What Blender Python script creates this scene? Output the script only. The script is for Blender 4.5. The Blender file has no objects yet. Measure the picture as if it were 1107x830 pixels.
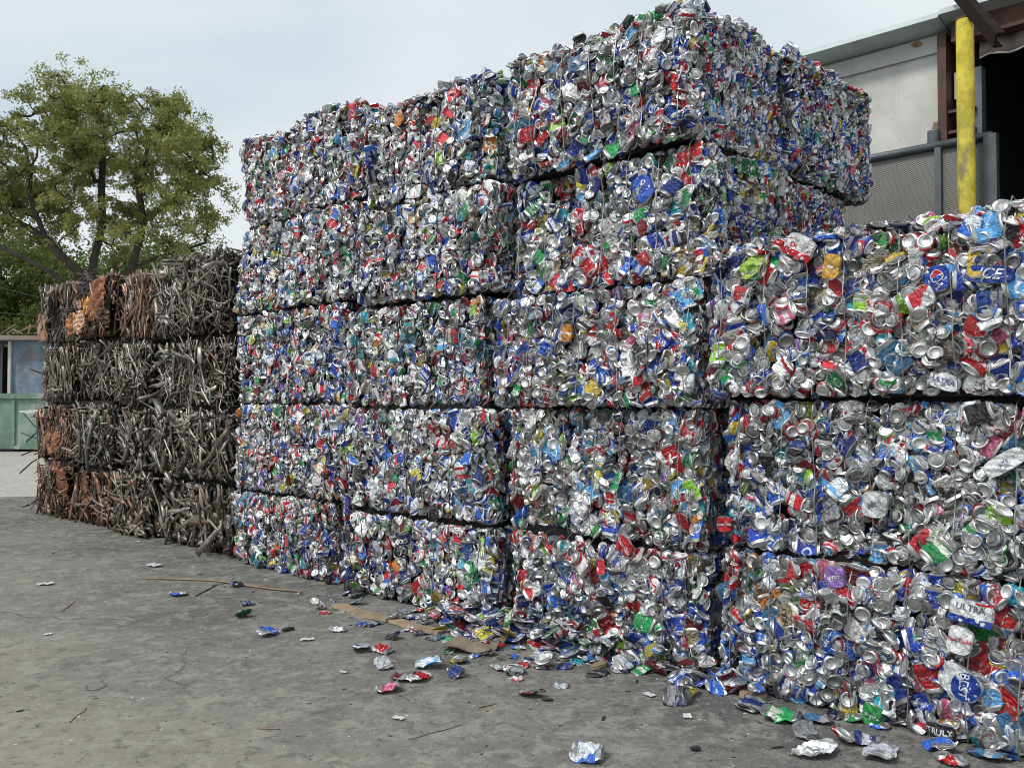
import bpy, bmesh, math, random
import numpy as np
from mathutils import Vector, Matrix, noise

rng = np.random.default_rng(7)
random.seed(7)
PI = math.pi
scn = bpy.context.scene
COL = scn.collection

# ------------------------------------------------------------------ camera
F, CX, CY, EYE = 950.0, 553.5, 415.0, 1.4
PITCH = math.atan(21 / F)
cam = bpy.data.objects.new('camera', bpy.data.cameras.new('camera'))
COL.objects.link(cam)
cam.location = (0, 0, EYE)
cam.rotation_euler = (PI / 2 + PITCH, 0, 0)
cam.data.sensor_width = 36
cam.data.lens = 36 * F / 1107
cam.data.clip_end = 2000
scn.camera = cam

def ray(x, y):
    a, b = (x - CX) / F, (CY - y) / F
    return np.array([a, math.cos(PITCH) - b * math.sin(PITCH), math.sin(PITCH) + b * math.cos(PITCH)])
def ground(x, y, z=0.0):
    d = ray(x, y)
    k = (z - EYE) / d[2]
    return np.array([d[0] * k, d[1] * k, z])
def at_depth(x, y, Y):
    d = ray(x, y)
    k = Y / d[1]
    return np.array([d[0] * k, Y, EYE + d[2] * k])

P0 = np.array([-2.535, 7.87])            # where the bale wall line starts
ANG = math.atan2(-.6924, .7216)
U = np.array([math.cos(ANG), math.sin(ANG)])      # along the wall, towards the camera
W = np.array([-U[1], U[0]])                       # into the stacks
def wall_xy(s, q=0.0):
    return P0 + U * s + W * q
def on_plane(x, y, q):
    """point at wall coordinates (s, z) of the plane parallel to the bale wall, q metres behind it"""
    d = ray(x, y)
    k = (np.dot(P0, W) + q) / np.dot(d[:2], W)
    p = d[:2] * k
    return float(np.dot(p - P0, U)), EYE + d[2] * k

# ------------------------------------------------------------------ helpers
def link(name, mesh, mat=None, parent=None, label=None):
    o = bpy.data.objects.new(name, mesh)
    COL.objects.link(o)
    if mat is not None and len(mesh.materials) == 0:
        mesh.materials.append(mat)
    if parent is not None:
        o.parent = parent
    if label:
        o['label'] = label
    return o
def tag(o, label=None, cat=None, group=None, kind=None):
    if label: o['label'] = label
    if cat: o['category'] = cat
    if group: o['group'] = group
    if kind: o['kind'] = kind
    return o
def empty(name, loc, rz=0, **k):
    o = bpy.data.objects.new(name, None)
    COL.objects.link(o)
    o.location = loc
    o.rotation_euler = (0, 0, rz)
    o.empty_display_size = .1
    return tag(o, **k)
def mesh_from(name, V, loops, ltot, smooth=None):
    me = bpy.data.meshes.new(name)
    me.vertices.add(len(V))
    me.vertices.foreach_set('co', np.ascontiguousarray(V, dtype=np.float32).ravel())
    me.loops.add(len(loops))
    me.loops.foreach_set('vertex_index', np.ascontiguousarray(loops, dtype=np.int32))
    me.polygons.add(len(ltot))
    st = np.concatenate([[0], np.cumsum(ltot)[:-1]]).astype(np.int32)
    me.polygons.foreach_set('loop_start', st)
    me.polygons.foreach_set('loop_total', np.ascontiguousarray(ltot, dtype=np.int32))
    if smooth is not None:
        me.polygons.foreach_set('use_smooth', np.ascontiguousarray(smooth, dtype=bool))
    me.update(calc_edges=True)
    return me
class MB:
    """a small mesh collector"""
    def __init__(self):
        self.V, self.Fc = [], []
    def add(self, vs, fs):
        o = len(self.V)
        self.V += [tuple(v) for v in vs]
        self.Fc += [tuple(i + o for i in f) for f in fs]
        return self
    def box(self, c, s, R=None):
        x, y, z = s[0] / 2, s[1] / 2, s[2] / 2
        vs = [Vector((a, b, d)) for a in (-x, x) for b in (-y, y) for d in (-z, z)]
        if R is not None:
            vs = [R @ v for v in vs]
        vs = [v + Vector(c) for v in vs]
        return self.add(vs, [(0, 1, 3, 2), (4, 6, 7, 5), (0, 4, 5, 1), (2, 3, 7, 6), (0, 2, 6, 4), (1, 5, 7, 3)])
    def tube(self, pts, r, n=6, flat=1.0, cap=True, twist=0.0):
        pts = [Vector(p) for p in pts]
        rs = r if hasattr(r, '__len__') else [r] * len(pts)
        vs, fs = [], []
        ref = Vector((0.13, 0.31, 0.94)).normalized()
        for i, p in enumerate(pts):
            t = (pts[min(i + 1, len(pts) - 1)] - pts[max(i - 1, 0)])
            t = t.normalized() if t.length > 1e-9 else Vector((0, 0, 1))
            a = t.cross(ref)
            if a.length < .1:
                a = t.cross(Vector((1, 0, 0)))
            a.normalize()
            b = t.cross(a)
            for k in range(n):
                h = 2 * PI * k / n + twist
                vs.append(p + a * (math.cos(h) * rs[i]) + b * (math.sin(h) * rs[i] * flat))
        for i in range(len(pts) - 1):
            for k in range(n):
                k2 = (k + 1) % n
                fs.append((i * n + k, i * n + k2, (i + 1) * n + k2, (i + 1) * n + k))
        if cap:
            fs.append(tuple(range(n))[::-1])
            fs.append(tuple((len(pts) - 1) * n + k for k in range(n)))
        return self.add(vs, fs)
    def build(self, name, mat, parent=None, label=None, smooth=False, bevel=0):
        me = bpy.data.meshes.new(name)
        me.from_pydata(self.V, [], self.Fc)
        if bevel:
            bm = bmesh.new(); bm.from_mesh(me)
            bmesh.ops.recalc_face_normals(bm, faces=bm.faces)
            bmesh.ops.bevel(bm, geom=bm.edges[:], offset=bevel, segments=2, affect='EDGES')
            bm.to_mesh(me); bm.free()
        if smooth:
            me.polygons.foreach_set('use_smooth', [True] * len(me.polygons))
        me.update()
        return link(name, me, mat, parent, label)

# ------------------------------------------------------------------ materials
class NT:
    def __init__(self, name):
        self.m = bpy.data.materials.new(name)
        self.m.use_nodes = True
        self.t = self.m.node_tree
        self.t.nodes.clear()
        self.out = self.n('ShaderNodeOutputMaterial')
        self.b = self.n('ShaderNodeBsdfPrincipled')
        self.l(self.b.outputs[0], self.out.inputs[0])
    def n(self, typ, **kw):
        x = self.t.nodes.new(typ)
        for k, v in kw.items():
            setattr(x, k, v)
        return x
    def l(self, a, b):
        self.t.links.new(a, b)
    def set(self, sock, v):
        if hasattr(v, 'links') or isinstance(v, bpy.types.NodeSocket):
            self.l(v, sock)
        else:
            sock.default_value = v
    def math(self, op, a, b=0.0, c=None, clamp=False):
        x = self.n('ShaderNodeMath', operation=op, use_clamp=clamp)
        self.set(x.inputs[0], a); self.set(x.inputs[1], b)
        if c is not None: self.set(x.inputs[2], c)
        return x.outputs[0]
    def mix(self, fac, a, b, mode='MIX'):
        x = self.n('ShaderNodeMix', data_type='RGBA', blend_type=mode)
        self.set(x.inputs[0], fac); self.set(x.inputs[6], a); self.set(x.inputs[7], b)
        return x.outputs[2]
    def noise(self, vec, scale, detail=4, rough=.55, dist=0.0):
        x = self.n('ShaderNodeTexNoise')
        if vec is not None: self.l(vec, x.inputs['Vector'])
        x.inputs['Scale'].default_value = scale
        x.inputs['Detail'].default_value = detail
        x.inputs['Roughness'].default_value = rough
        x.inputs['Distortion'].default_value = dist
        return x.outputs[0]
    def ramp(self, f, stops):
        x = self.n('ShaderNodeValToRGB')
        self.l(f, x.inputs[0])
        e = x.color_ramp.elements
        while len(e) < len(stops): e.new(.5)
        for k, (p, c) in zip(e, stops):
            k.position = p
            k.color = (c[0], c[1], c[2], 1) if hasattr(c, '__len__') else (c, c, c, 1)
        return x.outputs[0]
    def step(self, f, lo, hi):
        x = self.n('ShaderNodeMapRange', interpolation_type='SMOOTHSTEP')
        self.set(x.inputs[0], f)
        x.inputs[1].default_value = lo; x.inputs[2].default_value = hi
        return x.outputs[0]
    def scalev(self, vec, s):
        x = self.n('ShaderNodeVectorMath', operation='MULTIPLY')
        self.l(vec, x.inputs[0]); x.inputs[1].default_value = s
        return x.outputs[0]
    def bump(self, h, strength, dist=.01):
        x = self.n('ShaderNodeBump')
        x.inputs['Strength'].default_value = strength
        x.inputs['Distance'].default_value = dist
        self.l(h, x.inputs['Height'])
        self.l(x.outputs[0], self.b.inputs['Normal'])
    def geo(self): return self.n('ShaderNodeNewGeometry').outputs['Position']
    def obj(self): return self.n('ShaderNodeTexCoord').outputs['Object']
    def P(self, **kw):
        for k, v in kw.items():
            self.set(self.b.inputs[{'base': 'Base Color', 'rough': 'Roughness', 'metal': 'Metallic', 'spec': 'Specular IOR Level', 'coat': 'Coat Weight'}[k]], v)
        return self.m

def mat_simple(name, c, rough=.6, metal=0.0, var=.25, scale=8.0, rust=None, rustamt=.5, bump=.2):
    t = NT(name)
    p = t.obj()
    n1 = t.noise(p, scale, 6, .65)
    a = tuple(v * (1 - var) for v in c) + (1,)
    b = tuple(min(1, v * (1 + var)) for v in c) + (1,)
    col = t.mix(t.step(n1, .3, .7), a, b)
    if rust:
        n2 = t.noise(t.scalev(p, (1, 1, .45)), scale * .6, 8, .7)
        col = t.mix(t.step(n2, 1 - rustamt, 1 - rustamt + .12), col, rust + (1,))
    n3 = t.noise(p, scale * 9, 3, .6)
    t.bump(n3, bump, .01)
    return t.P(base=col, rough=rough, metal=metal)

# crushed cans: per-face "paint" (0 bare, 1 printed, 2 hole), cola, colb, per-point puv (u, v, seed)
def make_can_mat():
    t = NT('crushed_aluminium_cans')
    def at(n, o):
        x = t.n('ShaderNodeAttribute'); x.attribute_name = n
        return x.outputs[o]
    paint = at('paint', 2)
    ca, cb = at('cola', 0), at('colb', 0)
    puv = at('puv', 1)
    sep = t.n('ShaderNodeSeparateXYZ'); t.l(puv, sep.inputs[0])
    u, v, s = sep.outputs
    fr = lambda k: t.math('FRACT', t.math('MULTIPLY', s, k))
    p1, p2, p3 = fr(7.13), fr(23.7), fr(91.3)
    sx = t.n('ShaderNodeVectorMath', operation='ADD')
    t.l(t.scalev(puv, (3.0, 2.0, 17.0)), sx.inputs[0])
    # swoosh
    ph = t.math('ADD', t.math('MULTIPLY', u, 6.283), t.math('MULTIPLY', v, t.math('MULTIPLY_ADD', p2, 9.0, -2.0)))
    sw = t.step(t.math('SINE', t.math('ADD', ph, t.math('MULTIPLY', p3, 6.28))), .15, .3)
    # band
    bd = t.step(t.math('ABSOLUTE', t.math('SUBTRACT', v, t.math('MULTIPLY_ADD', p2, .5, .25))), .1, .13)
    bd = t.math('SUBTRACT', 1.0, bd)
    # round emblem
    du = t.math('SUBTRACT', t.math('FRACT', t.math('MULTIPLY', t.math('ADD', u, p3), 2.0)), .5)
    dv = t.math('MULTIPLY', t.math('SUBTRACT', v, .5), 1.25)
    rr = t.math('SQRT', t.math('ADD', t.math('MULTIPLY', du, du), t.math('MULTIPLY', dv, dv)))
    em = t.math('SUBTRACT', 1.0, t.step(rr, .2, .23))
    ring = t.math('MULTIPLY', em, t.step(rr, .13, .15))
    # lettering-like small print
    lv = t.scalev(puv, (16.0, 9.0, 31.0))
    let = t.step(t.noise(lv, 1.0, 2, .5, .6), .57, .6)
    zone = t.math('SUBTRACT', 1.0, t.step(t.math('ABSOLUTE', t.math('SUBTRACT', v, t.math('MULTIPLY_ADD', p3, .3, .35))), .09, .12))
    let = t.math('MULTIPLY', let, zone)
    sel = lambda lo, hi: t.math('MULTIPLY', t.math('GREATER_THAN', p1, lo), t.math('LESS_THAN', p1, hi))
    f = t.math('ADD', t.math('MULTIPLY', sw, sel(.1, .42)), t.math('MULTIPLY', bd, sel(.42, .66)))
    f = t.math('ADD', f, t.math('MULTIPLY', ring, sel(.66, .88)))
    f = t.math('MAXIMUM', f, t.math('MULTIPLY', let, t.math('LESS_THAN', p2, .75)), clamp=True)
    col = t.mix(f, ca, cb)
    # scratches and grime of the surface
    g = t.noise(t.obj(), 38.0, 4, .7)
    scr = t.step(t.noise(t.scalev(t.obj(), (1, 1, 1)), 120.0, 3, .7), .62, .72)
    col = t.mix(t.math('MULTIPLY', scr, .35), col, (.62, .63, .64, 1))
    isp = t.math('MULTIPLY', t.math('GREATER_THAN', paint, .5), t.math('LESS_THAN', paint, 1.5))
    bare = t.mix(p2, (.46, .46, .46, 1), (.80, .80, .80, 1))
    col = t.mix(isp, bare, col)
    col = t.mix(t.math('GREATER_THAN', paint, 1.5), col, (.01, .01, .012, 1))
    col = t.mix(t.math('MULTIPLY', t.step(g, .52, .74), .55), col, (.10, .095, .09, 1))
    col = t.mix(t.math('MULTIPLY', t.step(fr(53.1), .62, .8), .72), col, t.mix(1.0, col, (.20, .195, .19, 1), 'MULTIPLY'))  # random cans darkened: grime, plus painted stand-in for shade between cans
    # crease shade painted into the colour as dark fold lines, with grime
    ve = t.n('ShaderNodeTexVoronoi', feature='DISTANCE_TO_EDGE'); ve.inputs['Scale'].default_value = 46
    wv = t.n('ShaderNodeVectorMath', operation='ADD'); t.l(t.obj(), wv.inputs[0])
    nn_ = t.n('ShaderNodeTexNoise'); t.l(t.obj(), nn_.inputs['Vector']); nn_.inputs['Scale'].default_value = 40
    t.l(t.scalev(nn_.outputs[1], (.02, .02, .02)), wv.inputs[1]); t.l(wv.outputs[0], ve.inputs['Vector'])
    fold = t.math('SUBTRACT', 1.0, t.step(ve.outputs['Distance'], .02, .10))
    col = t.mix(t.math('MULTIPLY', t.math('MULTIPLY', fold, isp), t.math('MULTIPLY', t.step(t.noise(t.obj(), 16.0, 2), .42, .62), .55)), col, (.05, .05, .055, 1))
    met = t.math('MULTIPLY_ADD', isp, -.72, .88)
    rough = t.math('MULTIPLY_ADD', t.noise(t.obj(), 60.0, 2), .28, .26)
    # fine crinkles in the sheet
    vor = t.n('ShaderNodeTexVoronoi', feature='F1'); t.l(t.obj(), vor.inputs['Vector']); vor.inputs['Scale'].default_value = 75
    crk = t.math('ADD', t.math('MULTIPLY', vor.outputs['Distance'], .7), t.noise(t.obj(), 110.0, 3, .6, .8))
    t.bump(t.math('MULTIPLY', crk, t.math('MULTIPLY_ADD', isp, .85, .15)), .8, .006)
    return t.P(base=col, metal=met, rough=rough, coat=.0)
M_CAN = make_can_mat()

def make_pipe_mat():
    t = NT('tarnished_copper_scrap')
    x = t.n('ShaderNodeAttribute'); x.attribute_name = 'cola'
    n1 = t.noise(t.obj(), 22.0, 5, .7)
    n2 = t.noise(t.obj(), 70.0, 3, .7)
    col = t.mix(t.step(n1, .45, .65), x.outputs[0], t.mix(.5, x.outputs[0], (.42, .38, .33, 1)))
    col = t.mix(t.math('MULTIPLY', t.step(n2, .55, .7), .45), col, (.055, .045, .04, 1))
    t.bump(n2, .5, .006)
    return t.P(base=col, metal=.6, rough=.42)
M_PIPE = make_pipe_mat()

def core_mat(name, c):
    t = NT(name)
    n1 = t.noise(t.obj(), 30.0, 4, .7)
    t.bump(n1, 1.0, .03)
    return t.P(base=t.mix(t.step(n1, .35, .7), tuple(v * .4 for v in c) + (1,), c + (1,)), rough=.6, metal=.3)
M_CORE = core_mat('shaded_can_core', (.022, .022, .024))  # near-black colour stands in for shade in the gaps between cans
M_CCORE = core_mat('shaded_pipe_core', (.03, .022, .018))  # near-black brown paints in the shade between the pipes
M_WIRE = mat_simple('galvanised_wire', (.30, .30, .30), .4, .8, .2, 20)
M_DWIRE = mat_simple('dark_wire', (.045, .042, .04), .5, .6, .2, 20)

# ------------------------------------------------------------------ crushed can library
PALETTE = [   # weight, base colour, second colour (linear)
    (6, (.56, .58, .62), (.08, .12, .34)), (19, (.88, .90, .93), (.45, .03, .05)), (12, (.74, .79, .85), (.03, .10, .45)),
    (15, (.016, .06, .42), (.74, .78, .84)), (15, (.03, .15, .66), (.72, .78, .84)), (5, (.01, .025, .14), (.6, .62, .7)),
    (13, (.54, .012, .022), (.80, .78, .76)), (4, (.66, .05, .07), (.74, .76, .76)), (6, (.02, .34, .10), (.74, .78, .70)),
    (2.4, (.30, .60, .06), (.75, .78, .7)), (9, (.014, .014, .016), (.45, .45, .45)), (2.6, (.66, .48, .06), (.75, .72, .6)),
    (2.2, (.74, .64, .08), (.15, .15, .12)), (1.8, (.66, .22, .03), (.8, .75, .6)), (2.0, (.03, .40, .52), (.75, .78, .8)),
    (1.2, (.24, .09, .40), (.7, .68, .75)), (2.0, (.66, .16, .28), (.8, .76, .78)), (4.2, (.12, .42, .80), (.8, .82, .85)),
    (1.5, (.36, .31, .22), (.1, .08, .05)), (3.0, (.70, .73, .68), (.05, .28, .08))]
PW = np.array([p[0] for p in PALETTE]); PW = PW / PW.sum()
PA = np.array([p[1] for p in PALETTE]); PB = np.array([p[2] for p in PALETTE])

def smoothstep(x, a, b):
    t = np.clip((x - a) / (b - a), 0, 1)
    return t * t * (3 - 2 * t)

def make_can(r, nseg=18, body=8, kind='flat', low=False):
    """one crushed can; its seen side is +Y. returns dict(V, loops, ltot, paint, uv, smooth)"""
    S = 1.13
    if low:
        prof = [(0, .010), (.017, .008), (.0245, 0), (.031, .008)]
        top = [(.033, .106), (.027, .119), (.0245, .116), (0, .1155)]
    else:
        prof = [(0, .0150), (.011, .0132), (.0195, .0075), (.0238, 0), (.0262, .0), (.031, .009)]
        top = [(.033, .104), (.0275, .117), (.0285, .1205), (.0262, .121), (.0236, .1125), (.0205, .1150), (0, .1155)]
    zs = np.linspace(.016, .098, body)
    rows = [(a * S, b * S, 0) for a, b in prof] + [(.033 * S, z * S, 1) for z in zs] + [(a * S, b * S, 0) for a, b in top]
    n = nseg
    H = .121 * S
    # shape parameters
    if kind == 'end':                # squashed along its axis, end faces out
        k = r.uniform(.16, .42); qm = r.uniform(.8, 1.05); qe = r.uniform(.86, 1.0); a1 = r.normal(0, .25); a2 = r.normal(0, .25); cr = .0075
    elif kind == 'flat':             # squashed flat, ends folded outwards
        k = r.uniform(.72, 1.0); qm = r.uniform(.16, .34); qe = r.uniform(.30, .62); a1 = r.uniform(.0, .8); a2 = r.uniform(.0, .8); cr = .0055
        if r.random() < .3: a1 = -a1
    else:                            # folded: both ends look out
        k = r.uniform(.42, .7); qm = r.uniform(.3, .5); qe = r.uniform(.86, 1.0); a1 = r.uniform(.7, 1.5); a2 = r.uniform(.7, 1.5); cr = .0075
        if r.random() < .3: a2 = r.uniform(-.2, .4)
    bend = r.uniform(-.25, .25)
    skew = r.uniform(-.35, .35)
    # axis curve: the tangent turns within the body
    N = 60
    tt = np.linspace(0, 1, N)
    phi = -a1 * (1 - smoothstep(tt, .05, .38)) + a2 * smoothstep(tt, .62, .95) + bend * np.sin(tt * PI)
    tz, ty = np.cos(phi), np.sin(phi)
    ds = np.ones(N) / N * H
    ds[(tt > .08) & (tt < .92)] *= k
    cz = np.concatenate([[0], np.cumsum(tz * ds)[:-1]]); cy = np.concatenate([[0], np.cumsum(ty * ds)[:-1]])
    V, UV = [], []
    ang = 2 * PI * np.arange(n) / n + r.uniform(0, 6.28)
    ridx = []
    for (rad, z, isb) in rows:
        t = z / H
        # ends are rigid discs: take frame at the end
        tq = min(max(t, .075), .93)
        py, pz = np.interp(tq, tt, cy), np.interp(tq, tt, cz)
        f = np.interp(tq, tt, phi)
        py += math.sin(f) * (t - tq) * H; pz += math.cos(f) * (t - tq) * H
        e = 1 - math.sin(min(max((t - .05) / .9, 0), 1) * PI)
        q = qm + (qe - qm) * e ** 1.5
        wd = 1 + .36 * (1 - q)
        if rad == 0:
            ridx.append([len(V)]); V.append((skew * (pz - H / 2 * k) * .6, py, pz)); UV.append((.5, t)); continue
        ridx.append(list(range(len(V), len(V) + n)))
        for a, h in enumerate(ang):
            x = math.cos(h) * rad * wd; m = math.sin(h) * rad * q
            V.append((x + skew * (pz - H / 2 * k) * .6, py + m * math.cos(f), pz - m * math.sin(f))); UV.append((a / n, t))
    V = np.array(V); UV = np.array(UV)
    rad_ = np.concatenate([[rows[i][2]] * len(ix) for i, ix in enumerate(ridx)])
    endm = rad_ < .5
    # crumple: triangle-wave folds across random directions
    d = np.zeros(len(V)); D = np.zeros_like(V)
    for j in range(5):
        kx = r.normal(size=3); kx /= np.linalg.norm(kx)
        fr = r.uniform(18, 60)
        w = np.abs(((V @ kx) * fr + r.random()) % 1 * 2 - 1) - .5
        dirn = r.normal(size=3); dirn /= np.linalg.norm(dirn)
        D += w[:, None] * dirn * cr * (.9 if j < 3 else .6)
    D += r.normal(size=V.shape) * cr * .30
    amp = np.where(endm, .09, 1.0)
    # coherent end deformation: low frequency only
    V2 = V + D * amp[:, None]
    for j in range(2):
        kx = r.normal(size=3); kx /= np.linalg.norm(kx)
        V2[:, 1] += np.sin((V @ kx) * r.uniform(25, 50) + r.uniform(0, 6)) * .0014
    V2 -= V2.mean(axis=0)
    if kind == 'fold': V2[:, 1] *= .66
    # centre and align so +Y faces out
    if kind == 'end':                # rotate axis z -> y
        sgn = 1 if r.random() < .5 else -1
        V2 = np.stack([V2[:, 0], V2[:, 2] * sgn * .8, -V2[:, 1] * sgn], 1)
    faces, paint, sm = [], [], []
    hole = r.integers(0, n)
    for i in range(len(rows) - 1):
        A, B = ridx[i], ridx[i + 1]
        isb = rows[i][2] or rows[i + 1][2]
        for a in range(n):
            b = (a + 1) % n
            if len(A) == 1: f = (A[0], B[b], B[a])
            elif len(B) == 1: f = (A[a], A[b], B[0])
            else: f = (A[a], A[b], B[b], B[a])
            faces.append(f)
            pt = 1 if isb else 0
            if i >= len(rows) - (2 if low else 3) and i < len(rows) - (0 if low else 1) and kind != 'x':
                dd = (a - hole) % n
                if (not low and i == len(rows) - 3 and dd < 3) or (low and dd < 2 and i == len(rows) - 2):
                    pt = 2
            paint.append(pt)
            sm.append(not isb)
    if not low:   # pull tab on the lid
        c = V2[ridx[-1][0]]; e1 = V2[ridx[-2][(hole + 1) % n]] - c; e2 = V2[ridx[-2][(hole + 1 + n // 4) % n]] - c
        nn = np.cross(e1, e2); nn /= np.linalg.norm(nn) + 1e-9
        if np.dot(nn, V2[ridx[-1][0]] - V2[ridx[len(rows) // 2]].mean(axis=0)) < 0: nn = -nn
        o = len(V2)
        tab = np.array([c + e1 * .2 + e2 * .45, c + e1 * .2 - e2 * .45, c - e1 * 1.15 - e2 * .4, c - e1 * 1.15 + e2 * .4]) + nn * .003
        V2 = np.vstack([V2, tab]); UV = np.vstack([UV, np.zeros((4, 2))])
        faces.append((o, o + 1, o + 2, o + 3)); paint.append(0); sm.append(False)
    # end ridges were oriented for outward normals of the body
    loops = np.concatenate([np.array(f) for f in faces]); lt = np.array([len(f) for f in faces])
    return dict(V=V2, loops=loops, lt=lt, paint=np.array(paint, float), uv=UV, sm=np.array(sm))

def lib(n, kind, **k):
    r = np.random.default_rng(hash(kind) % 1000 if False else {'end': 11, 'flat': 22, 'fold': 33}[kind] + n)
    return [make_can(r, kind=kind, **k) for _ in range(n)]
HI = dict(end=lib(26, 'end'), flat=lib(26, 'flat', body=10), fold=lib(24, 'fold', body=10))
LO = dict(end=lib(20, 'end', nseg=10, body=3, low=True), flat=lib(20, 'flat', nseg=9, body=5, low=True), fold=lib(18, 'fold', nseg=9, body=5, low=True))

PROBE = {k: HI[k][3]['V'] * .9 for k in HI}
def add_attrs(me, paint, ca, cb, puv):
    a = me.attributes.new('paint', 'FLOAT', 'FACE'); a.data.foreach_set('value', paint.astype(np.float32))
    for nme, c in (('cola', ca), ('colb', cb)):
        a = me.attributes.new(nme, 'FLOAT_COLOR', 'FACE')
        a.data.foreach_set('color', np.concatenate([c, np.ones((len(c), 1))], 1).astype(np.float32).ravel())
    a = me.attributes.new('puv', 'FLOAT_VECTOR', 'POINT'); a.data.foreach_set('vector', puv.astype(np.float32).ravel())

def cans_mesh(name, items):
    """items: (shape, R 3x3, t, scale, palette index, seed)"""
    Vs, Ls, Ts, Ps, A, B, Uv, Sm = [], [], [], [], [], [], [], []
    off = 0
    for sh, R, t, sc, pi, sd in items:
        Vs.append(sh['V'] @ R.T * sc + t); Ls.append(sh['loops'] + off); Ts.append(sh['lt']); Ps.append(sh['paint'])
        nf = len(sh['lt'])
        jit = .75 + .5 * ((sd * 13.7) % 1)
        A.append(np.repeat((PA[pi] * jit)[None], nf, 0)); B.append(np.repeat(PB[pi][None], nf, 0))
        Uv.append(np.concatenate([sh['uv'], np.full((len(sh['V']), 1), sd)], 1)); Sm.append(sh['sm'])
        off += len(sh['V'])
    me = mesh_from(name, np.vstack(Vs), np.concatenate(Ls), np.concatenate(Ts), np.concatenate(Sm))
    add_attrs(me, np.concatenate(Ps), np.vstack(A), np.vstack(B), np.vstack(Uv))
    me.materials.append(M_CAN)
    return me
I3 = np.eye(3)
def variants(L, n, seed):
    r = np.random.default_rng(seed)
    out = []
    for i in range(n):
        k = ('end', 'flat', 'fold')[r.choice(3, p=[.36, .34, .30])]
        sh = L[k][r.integers(len(L[k]))]
        out.append((k, cans_mesh('crushed_can', [(sh, I3, np.zeros(3), 1.0, r.choice(len(PALETTE), p=PW), r.random())])))
    return out
VAR_HI = variants(HI, 170, 5)
VAR_LO = variants(LO, 120, 6)

def basis(Yd, spin, r, tilt):
    """rotation whose +Y column is about Yd, spun about it"""
    y = Yd + r.normal(size=3) * tilt
    y = y / np.linalg.norm(y)
    ref = np.array([0, 0, 1.0]) if abs(y[2]) < .9 else np.array([1.0, 0, 0])
    x = np.cross(ref, y); x /= np.linalg.norm(x)
    z = np.cross(x, y)
    c, s = math.cos(spin), math.sin(spin)
    X = x * c + z * s
    Z = np.cross(X, y)
    return np.stack([X, y, Z], 1)

def lump(p, seed, f=2.2):
    return noise.noise(Vector((p[0] * f + seed, p[1] * f - seed * .7, p[2] * f + seed * .3)))

class Bale:
    def __init__(self, L, D, H, seed, rad=.06, wires=6, amp=.065, dents=()):
        self.L, self.D, self.H, self.seed, self.rad, self.amp, self.dents = L, D, H, seed, rad, amp, dents
        r = np.random.default_rng(seed)
        self.wx = [(i + .5) / wires * L + r.normal(0, .02) for i in range(wires)]
    def point(self, face, a, b):
        L, D, H, r = self.L, self.D, self.H, self.rad
        N = {'F': (0, -1, 0), 'R': (1, 0, 0), 'L': (-1, 0, 0), 'T': (0, 0, 1), 'B': (0, 0, -1), 'K': (0, 1, 0)}[face]
        N = np.array(N, float)
        la, lb = self.size(face)
        p = {'F': (a - L / 2, -D / 2, b), 'K': (a - L / 2, D / 2, b), 'R': (L / 2, a - D / 2, b), 'L': (-L / 2, a - D / 2, b),
             'T': (a - L / 2, b - D / 2, H), 'B': (a - L / 2, b - D / 2, 0)}[face]
        p = np.array(p, float)
        ins = 0
        for e, rr in ((a, r * 1.5), (la - a, r * 1.5), (b, r), (lb - b, r)):
            if e < rr: ins += (1 - max(e, 0) / rr) ** 2 * rr * .62
        off = self.amp * lump(p, self.seed) + self.amp * .6 * lump(p, self.seed + 9, 6)
        if face in 'F':
            for wx in self.wx: off -= .022 * math.exp(-((a - wx) / .03) ** 2)
            for (da, db, dr, dd) in self.dents:
                off -= dd * math.exp(-(((a - da) ** 2 + (b - db) ** 2) / dr ** 2) ** 2)
        if face == 'T':
            off += .075 * lump(p, self.seed + 4, 2.4) + .03 * lump(p, self.seed + 5, 7) + .02
        return p + N * (off - ins), N
    def size(self, face):
        return {'F': (self.L, self.H), 'K': (self.L, self.H), 'R': (self.D, self.H), 'L': (self.D, self.H), 'T': (self.L, self.D), 'B': (self.L, self.D)}[face]

def core_mesh(name, B, inset, mat, top=False):
    bm = bmesh.new()
    bmesh.ops.create_cube(bm, size=1)
    for v in bm.verts:
        v.co = Vector((v.co.x * (B.L - 2 * inset), v.co.y * (B.D - 2 * inset), (v.co.z + .5) * (B.H - .07 if top else B.H + .04)))
    bmesh.ops.subdivide_edges(bm, edges=bm.edges[:], cuts=9, use_grid_fill=True)
    for v in bm.verts:
        v.co += Vector((noise.noise(v.co * 5), noise.noise(v.co * 5 + Vector((7, 1, 3))), 0)) * .015
        for (da, db, dr, dd) in B.dents:
            if v.co.y < 0:
                v.co.y += dd * math.exp(-((((v.co.x + B.L / 2) - da) ** 2 + (v.co.z - db) ** 2) / dr ** 2) ** 2)
    me = bpy.data.meshes.new(name)
    bm.to_mesh(me); bm.free()
    me.materials.append(mat)
    return me

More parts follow.
